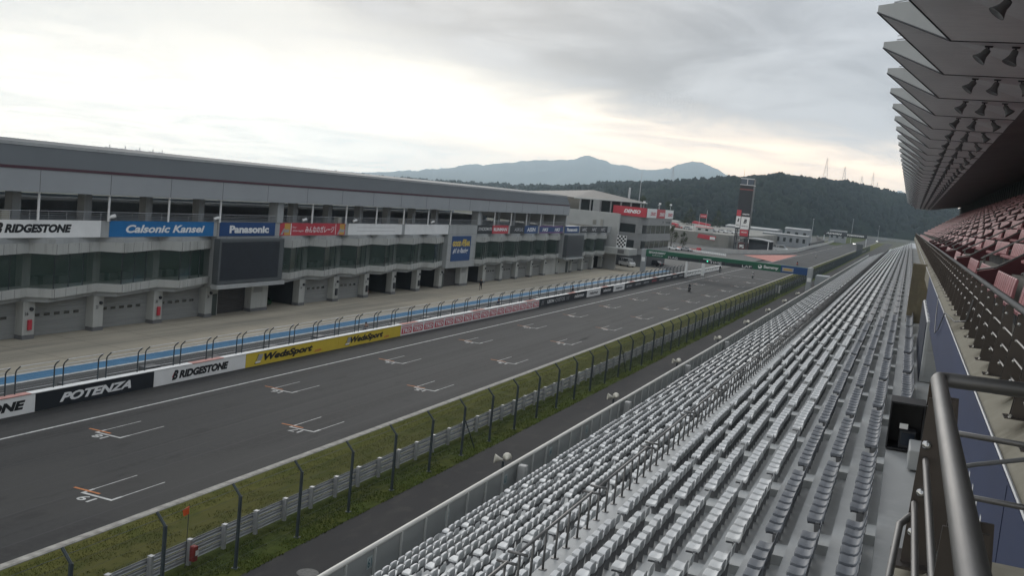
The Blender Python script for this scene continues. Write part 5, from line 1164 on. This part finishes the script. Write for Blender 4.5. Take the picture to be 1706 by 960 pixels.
def make_person(pose, m_body, helmet=None):
    p = POSE[pose]; j = []; e = []; rad = []
    def J(co, r, par=None):
        j.append(co); rad.append(r)
        if par is not None: e.append((par, len(j)-1))
        return len(j)-1
    pel = J(p['pel'], .135); mid = J(tuple((np.array(p['pel'])+np.array(p['ch']))/2), .125, pel); ch = J(p['ch'], .155, mid); nk = J(p['nk'], .06, ch); h1 = J(tuple(np.array(p['hd'])-(0,0,.04)), .085, nk); h2 = J(tuple(np.array(p['hd'])+(0,0,.07)), .09, h1)
    fw = -1
    for s, el_, ha in ((-1, p['le'], p['lh']), (1, p['re'], p['rh'])):
        sh = J((p['ch'][0]+s*.19, p['ch'][1], p['ch'][2]+.06), .065, ch); k = J(el_, .048, sh); h = J(ha, .034, k)
        d = Vector(ha)-Vector(el_); d.normalize(); pm = J(tuple(Vector(ha)+d*.07), .038, h)
        side = d.orthogonal().normalized()
        for q_ in (-.03, -.01, .01, .03): J(tuple(Vector(ha)+d*(.15-abs(q_)*.5)+side*q_), .010, pm)
        J(tuple(Vector(ha)+d*.07+side*.06), .011, h)
    for s, kn, an in ((-1, p['lk'], p['la']), (1, p['rk'], p['ra'])):
        hp = J((p['pel'][0]+s*.10, p['pel'][1], p['pel'][2]-.05), .095, pel); k = J(kn, .065, hp); a_ = J(an, .045, k); J((an[0], an[1]-.20, max(.035, an[2]-.05)), .04, a_)
    me = bpy.data.meshes.new('person'); me.from_pydata(j, e, []); ob = bpy.data.objects.new('person', me); C.objects.link(ob)
    md = ob.modifiers.new('skin', 'SKIN'); md.use_smooth_shade = True; sv = me.skin_vertices[0].data
    for i, r_ in enumerate(rad): sv[i].radius = (r_, r_)
    sv[0].use_root = True
    ob.modifiers.new('sub', 'SUBSURF').levels = 1
    dg = bpy.context.evaluated_depsgraph_get(); dg.update(); m2 = bpy.data.meshes.new_from_object(ob.evaluated_get(dg)); ob.modifiers.clear(); ob.data = m2
    m2.materials.clear(); m2.materials.append(m_body); m2.materials.append(skin_m)
    hd = Vector(p['hd'])
    for f in m2.polygons:
        c = f.center
        if (c-hd).length < .19 and c.z > p['nk'][2]-.02: f.material_index = 1
        if min((c-Vector(p['lh'])).length, (c-Vector(p['rh'])).length) < .14: f.material_index = 1
    if helmet:
        a = MB(); bm = bmesh.new(); bmesh.ops.create_uvsphere(bm, u_segments=12, v_segments=8, radius=.165)
        for v in bm.verts: v.co = Vector((v.co.x*.9, v.co.y*1.1, v.co.z))+hd+Vector((0, 0, .02))
        a.bm(bm); h = a.build('helmet', helmet, None, True); h.parent = ob
        a = MB(); a.cbox(hd.x-.12, hd.x+.12, hd.y-.195, hd.y-.12, hd.z-.02, hd.z+.07, .03); v_ = a.build('visor', dkglass, None); v_.parent = h
    else:
        a = MB(); bm = bmesh.new(); bmesh.ops.create_uvsphere(bm, u_segments=12, v_segments=8, radius=.125)
        bmesh.ops.delete(bm, geom=[v for v in bm.verts if v.co.z < -.03 and v.co.y < .05], context='VERTS')
        for v in bm.verts: v.co = Vector((v.co.x*.86, v.co.y*1.02+.012, v.co.z*1.05))+hd+Vector((0, 0, .055))
        a.bm(bm); h = a.build('hair', hair_m, None, True); h.parent = ob
    return ob
def put(o, label, loc, rot, group=None):
    o.location = loc; o.rotation_euler.z = rot; return tag(o, label, 'person', group)
put(make_person('walk', cloth_d), 'person in dark clothes walking across the pit apron', (-58.2, 135.3, 0), R(20))
put(make_person('stand', cloth_b), 'person in navy clothes standing behind the pit wall by the red boards', (-46.2, 113.4, 0), R(75))
put(make_person('stand', cloth_d), 'person in dark clothes standing behind the pit wall beside the white far board', (-46.3, 143.0, 0), R(80))
put(make_person('camera', cloth_g), 'person in grey leaning at the pit wall behind the yellow boards', (-45.9, 80.4, 0), R(70))
put(make_person('stand', cloth_d), 'person in black inside the open garage right of the blue sign', (-65.0, 143.3, 0), R(60))
# dark bags and tyres left along the pit wall
for k, y in enumerate((100.5, 104.8, 108.6, 116.2, 119.0, 122.8, 127.5, 130.4, 134.6)):
    a = MB(); a.cbox(-45.9, -45.45, y, y+.7+.2*(k % 3), .0, .6, .1); a.cbox(-45.8, -45.5, y+.1, y+.5, .58, 1.0+.12*(k % 3), .08)
    tag(a.build('equipment_case', black, origin=(-45.7, y+.3, 0)), 'black equipment case stacked behind the pit wall', 'case', 'black cases behind the pit wall')

# ---------------------------------------------------------------- motorcycles with riders
bike_p = mat('dark_bike_paint', (.03,.032,.036), .35, .1, 3, spec=.6); bike_w = mat('white_bike_paint', (.55,.55,.55), .35, .05, 3); bike_r = mat('red_bike_paint', (.40,.05,.03), .35, .05, 3)
def make_bike(paint):
    t = thing('motorcycle', 'x', 'motorcycle')
    for y in (-.70, .70):
        a = MB(); a.lathe([(.22, -.05), (.30, -.07), (.31, 0), (.30, .07), (.22, .05)], (0, y, .31), (1, 0, 0), 16); o = a.build('wheel', black, t, True)
        a = MB(); a.lathe([(.21, -.03), (.21, .03)], (0, y, .31), (1, 0, 0), 12); a.build('rim', galv, o)
    a = MB(); S_ = [(-.86,.70,.92,.07),(-.66,.48,1.02,.16),(-.35,.36,.98,.20),(0,.32,.92,.20),(.25,.42,.84,.15)]
    V = [p for y, z0, z1, w in S_ for p in ((-w*.6,y,z0),(-w,y,(z0+z1)/2),(-w*.6,y,z1),(w*.6,y,z1),(w,y,(z0+z1)/2),(w*.6,y,z0))]; n = 6
    a.add(V, [(i*n+j, (i+1)*n+j, (i+1)*n+(j+1) % n, i*n+(j+1) % n) for i in range(4) for j in range(n)]+[tuple(range(n)), tuple(range(4*n, 5*n))[::-1]]); a.build('fairing', paint, t)
    a = MB(); a.prism([(-.10,.22,.74),(-.10,.70,.86),(-.07,.98,.98),(-.07,.80,.80)], (.18, 0, 0)); a.build('tail', paint, t); a = MB(); a.cbox(-.12, .12, .15, .62, .82, .88, .02); a.build('seat', black, t)
    a = MB(); a.tube([(-.34,-.50,.86), (-.10,-.62,.90), (.10,-.62,.90), (.34,-.50,.86)], .02, 5); a.build('handlebar', galv, t)
    for sx in (-.08, .08): a = MB(); a.tube([(sx,-.52,.88), (sx,-.70,.31)], .03, 5); a.build('fork', galv, t)
    a = MB(); a.tube([(.12,.1,.35), (.16,.5,.38), (.16,.9,.50)], .05, 6); a.build('exhaust', galv, t)
    return t
b0 = make_bike(bike_p); b0['label'] = 'dark racing motorcycle nearest on the track, left of the two riders before the gantry'
r0 = make_person('ride', leather, helmet=black)
b1 = make_bike(bike_w); r1 = make_person('ride', leather, helmet=c_white); b2 = make_bike(bike_r)
GM = 'motorcycles on the straight'; GRD = 'riders on the straight'
BK = [(-36.3, 181, b0, r0, 'dark motorcycle nearest to the camera, left of the white one'), (-33.9, 243, b1, r1, 'white motorcycle on the track in front of the start line'),
      (-34.8, 424, b1, r1, 'pale motorcycle on the track beside the red run-off paint'), (-43.2, 251, b0, r0, 'dark motorcycle under the gantry beside the white barrier'), (-33.0, 335, b2, r0, 'red motorcycle just above the gantry beam at the right'),
      (-33.0, 705, b0, r0, 'left one of three far dark motorcycles on the straight'), (-31.2, 737, b0, r0, 'middle one of three far dark motorcycles on the straight'), (-31.1, 796, b0, r0, 'farthest of three far dark motorcycles on the straight')]
done = set()
for x, y, b, r_, lab in BK:
    bb_ = b if b.name not in done else copy_tree(b); rr_ = r_ if r_.name not in done else copy_tree(r_); done |= {b.name, r_.name}
    bb_.location = (x, y, 0); tag(bb_, lab, 'motorcycle', GM); rr_.location = (x, y, 0); bb_.rotation_euler.z = rr_.rotation_euler.z = R(3)
    tag(rr_, 'rider on the '+lab, 'person', GRD); rr_['label'] = ' '.join(rr_['label'].split()[:16])

# ---------------------------------------------------------------- loudspeaker posts on the service path
for k in range(8):
    y = 47.0+20.6*k; x = -18.0
    t = thing('loudspeaker_post', 'grey post with two white horn loudspeakers, number %s along the dark path' % ('one','two','three','four','five','six','seven','eight')[k], 'loudspeaker post', (x, y, 0), 'loudspeaker posts along the path')
    a = MB(); a.tube([(x, y, 0), (x, y, 1.3)], .07, 6); a.build('post', fence_m, t)
    for d, ax in ((-.22, (-.9, -.45, .1)), (.2, (-.3, .9, .1))):
        a = MB(); a.lathe([(.06,-.18),(.09,-.05),(.20,.16),(.24,.26),(.20,.24),(.05,.02)], (x+d*.6, y+d, 1.42), ax, 10); a.build('horn', mat('cream_horn', (.55,.53,.46), .5, .08, 2), t, True)
    a = MB(); a.cbox(x-.10, x+.10, y-.1, y+.1, .1, .5, .02); a.build('base_box', conc, t)
# ---------------------------------------------------------------- paddock and far end of the circuit
def wall_line(name, label, pts, h, th, m, cat='wall'):
    a = MB()
    for (x0, y0), (x1, y1) in zip(pts, pts[1:]):
        d = Vector((x1-x0, y1-y0, 0)).normalized(); n = Vector((-d.y, d.x, 0))*th/2; p, q = Vector((x0, y0, -.05)), Vector((x1, y1, -.05))
        a.prism([p-n, q-n, q+n, p+n], (0, 0, h))
    return tag(a.build(name, m, origin=(pts[0][0], pts[0][1], 0)), label, cat)
wall_line('barrier_wall', 'long white curved concrete barrier beyond the red paint', [(-68, 352), (-62, 368), (-56.2, 390), (-51.5, 415), (-48.6, 440), (-47.4, 470), (-48.2, 510), (-49.4, 557), (-51.5, 710), (-58, 940)], 1.55, .4, mat('pale_barrier', (.44,.44,.42), .7, .1, .2))
tag(MB().box(-69.4, -68.1, 350.5, 352.0, 0, 1.5).build('barrier_end', c_red, origin=(-68.8, 351, 0)), 'red block at the left end of the white barrier', 'barrier block')
a = MB()
for k in range(18): a.cbox(-70.5+k*.72, -70.0+k*.72, 349.5-k*.35, 350.1-k*.35, -.03, .7, .05)
tag(a.build('barrier_blocks', c_white, origin=(-64, 346, 0)), 'row of low white barrier blocks before the red paint', 'barrier blocks', kind='stuff')
tag(MB().cbox(-78, -70, 352, 353.2, -.03, .95, .1).build('foam_barrier', red_paint, origin=(-74, 352.5, 0)), 'low red padded barrier left of the white wall', 'barrier')
# raised paddock terrace of pale concrete
a = MB(); a.prism([(-140, 425, -.05), (-71, 425, -.05), (-66, 470, -.05), (-66, 640, -.05), (-180, 640, -.05)], (0, 0, 5.35)); struct(a, 'paddock_terrace', layered('terrace_concrete', (.24,.235,.215), [(.12, (1,1,.3), .42, .66, (.18,.18,.16), .8, 5), (.6, (1,1,.2), .5, .7, (.30,.29,.26), .5, 4)], rough=.9), 'raised pale concrete paddock terrace', 'terrace')
def house(name, label, x0, x1, y0, y1, z0, h, wall, roofm, wins=4, rh=.9, cat='building'):
    t = thing(name, label, cat, ((x0+x1)/2, (y0+y1)/2, z0))
    a = MB(); a.box(x0, x1, y0, y1, z0, z0+h); a.build('wall', wall, t)
    a = MB(); ym = (y0+y1)/2; a.prism([(x0-.4, y0-.4, z0+h), (x0-.4, ym, z0+h+rh), (x0-.4, y1+.4, z0+h)], (x1-x0+.8, 0, 0)); a.build('roof', roofm, t)
    w = (x1-x0)/wins
    for k in range(wins):
        a = MB(); a.box(x0+w*(k+.3), x0+w*(k+.7), y0-.06, y0-.01, z0+h*.40, z0+h*.75); a.build('window', dkglass, t)
    return t
gw = mat('pale_grey_cladding', (.25,.265,.28), .6, .12, .3); gr_r = mat('pale_grey_roof', (.28,.29,.29), .5, .12, .3)
house('garage_building', 'long pale grey flat building with small dark windows before the wooded hill', -74, -50.5, 548, 566, -.05, 6.2, gw, gr_r, 7, .4)
house('warehouse', 'low pale building far left of the black sign bridge', -80, -64, 700, 720, -.05, 8.0, gw, gr_r, 3)
house('warehouse', 'pale box building directly behind the black sign bridge', -58, -46, 800, 815, -.05, 9.2, gw, gr_r, 3, .3)
house('warehouse', 'wide low white roofed building at the foot of the hill', -110, -78, 640, 670, -.05, 6.5, gw, gr_r, 6)
house('paddock_office', 'small pale box house on the raised paddock terrace', -112, -104, 470, 478, 5.3, 3.0, offwhite, gr_r, 3, .3)
house('paddock_office', 'small office with red roof sign at the left of the paddock terrace', -86, -79.5, 427, 432, 5.3, 2.2, offwhite, c_red, 2, .2)
t = thing('arched_shed', 'dark open shed with a pale curved roof edge beside the truck', 'shed', (-60, 428, 0))
a = MB(); a.box(-66.5, -54.0, 424, 425, -.05, 3.2); a.box(-66.5, -54, 436, 436.3, -.05, 4.4); a.build('wall', dark, t)
ar = [(-66.8+i*1.33, 4.2+1.0*math.sin(math.pi*(i+1)/11.5)*.8) for i in range(11)]
a = MB()
for (xa, za), (xb, zb) in zip(ar, ar[1:]): a.prism([(xa, 422.5, za), (xb, 422.5, zb), (xb, 422.5, zb+.28), (xa, 422.5, za+.28)], (0, 14, 0))
a.build('roof', gr_r, t); a = MB()
for x in (-66.3, -62.5, -54.2): a.box(x-.15, x+.15, 422.6, 422.9, -.05, 4.6)
a.build('column', c_white, t)
t = thing('kiosk', 'small dark red kiosk with a white notice beside the screen tower', 'kiosk', (-63.6, 420, 0)); a = MB(); a.box(-65.8, -62.0, 418, 421, -.05, 3.1); a.build('wall', mat('kiosk_red', (.12,.03,.03), .6, .1, 1), t); a = MB(); a.box(-65.3, -63.4, 417.94, 417.99, .9, 2.2); a.build('notice', c_white, t)
# red signs, tents and gate by the paddock
t = thing('gate_sign', 'square red sign high on two pale posts', 'sign', (-84, 430, 5.3)); a = MB(); a.box(-85.2, -82.4, 430, 430.2, 11.5, 14.3-1.2); a.build('panel', c_red, t); a = MB(); lettering(a, 'DUNLOP', PY_(-85, 429.97, 12.0), .2, 2.2, 0, .5, 0, .03); a.build('lettering', c_lw, t); a = MB(); a.tube([(-85.4, 430.1, 5.3), (-85.4, 430.1, 13)], .10, 5); a.tube([(-82.4, 430.1, 5.3), (-82.4, 430.1, 15)], .10, 5); a.build('post', galv, t)
t = thing('red_banner', 'long low red banner pointing right on the terrace wall', 'banner', (-80, 424.5, 3)); a = MB(); a.prism([(-84.5, 424.7, 3.0), (-77.0, 424.7, 2.4), (-76.4, 424.7, 4.2), (-84.0, 424.7, 4.7)], (0, .15, 0)); a.build('panel', c_red, t); a = MB(); a.box(-79.0, -76.8, 424.6, 424.69, 2.7, 3.9); a.build('emblem', c_white, t)
t = thing('red_canopy', 'flat red tent canopy on the paddock terrace', 'tent', (-88, 446, 5.3)); a = MB(); a.prism([(-92, 446, 8.6), (-84, 446, 8.0), (-84, 446, 8.8), (-91, 446, 9.6)], (0, 4, 0)); a.build('canopy', c_red, t); a = MB()
for x in (-91.5, -84.5): a.tube([(x, 446.5, 5.3), (x, 446.5, 8.5)], .08, 5)
a.build('pole', c_white, t)
t = thing('red_canopy', 'small red and white tent at the left end of the terrace', 'tent', (-103, 448, 5.3)); a = MB(); a.prism([(-107, 448, 7.2), (-99, 448, 6.6), (-99, 448, 7.5), (-107, 448, 8.2)], (0, 4, 0)); a.build('canopy', c_red, t); a = MB(); a.box(-106.5, -101, 448.2, 448.4, 5.3, 7.3); a.build('side_wall', c_white, t)
for x, y, h, lab in ((-99, 410, 15, 'tall pale lamp post left of the square red sign'), (-62, 700, 16, 'thin lamp post far off above the pale buildings'), (-43.5, 830, 19, 'thin post rising over the black sign bridge'), (-30, 1050, 16, 'thin post at the far end of the stand fence')):
    t = thing('lamp_post', lab, 'lamp post', (x, y, 0)); a = MB(); a.tube([(x, y, 0), (x, y, h)], [.16, .09], 6); a.build('pole', galv, t); a = MB(); a.cbox(x-.5, x+.5, y-.2, y+.2, h, h+.25, .05); a.build('lamp_head', galv, t)
# far sign bridge over the straight
t = thing('sign_bridge', 'far black sign bridge over the straight with two white words', 'bridge', (-44, 760, 0))
a = MB(); a.cbox(-59, -29.0, 760, 761, 5.6, 8.6, .05); a.build('beam', c_black, t)
a = MB(); lettering(a, 'ADVAN', PY_(-59, 759.95, 5.6), 1.5, 12.5, .9, 2.1, .2, .05); lettering(a, 'YOKOHAMA', PY_(-59, 759.95, 5.6), 16.0, 28, .9, 2.1, .2, .05); a.build('lettering', c_lw, t)
for x in (-58.6, -29.3): a = MB(); a.box(x-.3, x+.3, 760.2, 760.8, 0, 5.6); a.build('leg', galv, t)
wall_line('far_guardrail', 'dark tyre barrier climbing beside the far track', [(-50.5, 560), (-54, 700), (-62, 760), (-75, 900)], 2.6, 1.2, mat('dark_barrier', (.06,.058,.055), .9, .2, .4), 'barrier')
tag(MB().box(-95, 30, 1240, 1242, -.05, 3.2).build('far_fence', mat('pale_far_fence', (.30,.31,.30), .8, .1, .1), origin=(-30, 1240, 0)), 'pale line of fence at the foot of the wooded hill', 'fence')
sheet('far_grass', [(-60, 700), (-45, 700), (-42, 1000), (-46, 1235), (-75, 1235), (-60, 940)], .02, weed_m, 'green infield at the far end of the straight', 'grass')
t = thing('marshal_hut', 'grey marshal hut by the fence far along the track', 'hut', (-23.5, 330, 0)); a = MB(); a.cbox(-25.2, -22.4, 545, 551, 0, 5.4, .1); a.build('wall', mat('hut_grey', (.075,.08,.085), .7, .1, .5), t); a = MB(); a.box(-25.25, -25.18, 546, 550, 2.6, 4.2); a.build('window', dkglass, t)
t = thing('notice_board', 'small white notice on the catch fence near the gantry', 'notice', (-22.2, 196, 1)); a = MB(); a.box(-22.8, -21.9, 196, 196.1, .7, 2.2); a.build('panel', offwhite, t)
# grandstand-side clutter in front of the parapet by the gantry leg
tag(MB().cbox(-17.8, -15.0, 222, 226, 0, 3.6, .1).build('timing_hut', lg, origin=(-16.4, 224, 0)), 'pale grey hut between the gantry leg and the stand parapet', 'hut')

# ---------------------------------------------------------------- pylons on the ridge
def pylon(azd, r, h, lab):
    z = float(hill_h(np.array([azd]), np.array([r]))[0]); x = -r*math.sin(R(azd)); y = r*math.cos(R(azd))
    t = thing('transmission_tower', lab, 'pylon', (x, y, z), 'pylons on the hill ridge'); a = MB(); lev = [0, .25, .45, .62, .78, .9, 1.0]; wd = [h*.10*(1-l)**1.2+h*.012 for l in lev]
    for sx in (-1, 1):
        for sy in (-1, 1): a.tube([(x+sx*w, y+sy*w, z+h*l) for l, w in zip(lev, wd)], .17, 4)
    for (l0, w0), (l1, w1) in zip(zip(lev, wd), zip(lev[1:], wd[1:])):
        for sy in (-1, 1): a.tube([(x-w0, y+sy*w0, z+h*l0), (x+w1, y+sy*w1, z+h*l1)], .10, 4); a.tube([(x+w0, y+sy*w0, z+h*l0), (x-w1, y+sy*w1, z+h*l1)], .10, 4)
    a.build('lattice', galv, t)
    a = MB()
    for l, w in ((.66, .13), (.79, .15), (.91, .11)): a.tube([(x-h*w, y, z+h*l), (x+h*w, y, z+h*l)], .15, 4)
    a.build('cross_arm', galv, t)
for azd, r, h, w in ((4.75, 1540, 44, 'leftmost'), (3.78, 1560, 33, 'second'), (2.85, 1640, 26, 'third'), (2.28, 1700, 36, 'fourth'), (2.02, 1760, 24, 'fifth')): pylon(azd, r, h, '%s of five pylons standing on the wooded ridge' % w)
pylon(13.0, 1400, 30, 'faint pylon in the trees left of the screen tower'); pylon(.55, 1900, 30, 'pylon on the ridge beside the canopy edge')

# ---------------------------------------------------------------- single trees near the paddock
bark = mat('tree_bark', (.06,.05,.04), .9, .2, 2); tree_ms = [leaf_mat('tree_foliage_%s' % n_, c_, .35) for n_, c_ in (('dark', [(.026,.040,.016), (.042,.058,.02), (.06,.072,.026)]), ('olive', [(.045,.052,.02), (.065,.07,.028), (.035,.045,.016)]), ('pine', [(.016,.028,.016), (.026,.04,.02), (.035,.05,.024)]))]
def tree(x, y, z, h, kind, lab, grp):
    g = np.random.default_rng(int(abs(x*31+y*7)))
    t = thing('pine_tree' if kind == 2 else 'tree', lab, 'tree', (x, y, z), grp)
    a = MB(); a.tube([(x, y, z), (x+.1, y, z+h*.45), (x, y+.1, z+h*.9)], [h*.028, h*.018, h*.006], 6)
    limbs = []
    for k in range(7):
        a0 = g.uniform(0, 6.28); l0 = g.uniform(.25, .75); ln = h*(.30 if kind < 2 else .16)*(1.15-l0); e_ = (x+math.cos(a0)*ln, y+math.sin(a0)*ln, z+h*l0+ln*.5); limbs.append(e_)
        a.tube([(x, y, z+h*l0), e_], [h*.010, h*.003], 4)
    a.build('trunk', bark, t)
    n = 900; cs = [];
    nb = 26
    for k in range(nb):
        l0 = g.uniform(.22, 1.0); rr_ = (math.sin(min(1, (l0-.12)/.75)*math.pi)**.6*.30 if kind < 2 else .19*(1.05-l0))*h; a0 = g.uniform(0, 6.28); q_ = rr_*g.uniform(.3, 1)
        cs.append((x+math.cos(a0)*q_, y+math.sin(a0)*q_, z+h*l0, h*g.uniform(.06, .13)*(1 if kind < 2 else .7)))
    V = []; 
    for i in range(n):
        cx, cy_, cz, r_ = cs[g.integers(nb)]; d = g.normal(size=3); d /= np.linalg.norm(d); p = np.array([cx, cy_, cz])+d*r_*g.uniform(.55, 1.0); s = h*.028
        u = np.cross(d, g.normal(size=3)); u /= np.linalg.norm(u)+1e-6; v = np.cross(d, u)*.7+g.normal(size=3)*.25
        V += [p-u*s, p+v*s*.6, p+u*s, p-v*s*.6]
    V = np.array(V); o = fast_mesh('crown', V-np.array([x, y, z]), np.arange(len(V)).reshape(-1, 4), tree_ms[kind]); o.parent = t
TR = [(-86, 352, 0, 10, 1), (-92, 362, 0, 13, 0), (-82, 365, 0, 8, 1), (-98, 372, 0, 14, 2), (-90, 378, 0, 10, 0), (-105, 380, 0, 15, 0), (-95, 392, 0, 11, 1), (-79, 372, 0, 6, 1),
      (-150, 520, 0, 13, 0), (-160, 530, 0, 13, 2), (-140, 540, 0, 18, 0), (-172, 545, 0, 15, 2), (-130, 560, 0, 17, 0), (-120, 575, 0, 15, 1), (-185, 560, 0, 14, 0), (-200, 590, 0, 14, 2), (-215, 600, 0, 14, 0), (-108, 600, 0, 15, 0), (-232, 640, 0, 15, 2), (-250, 680, 0, 14, 0)]
for x, y, z, h, k in TR: tree(x, y, z, h, k, ['dense dark green tree in the belt behind the control tower', 'olive green bushy tree in the belt behind the control tower', 'dark conifer in the belt behind the control tower'][k], 'trees behind the control tower')
bpy.context.view_layer.update()
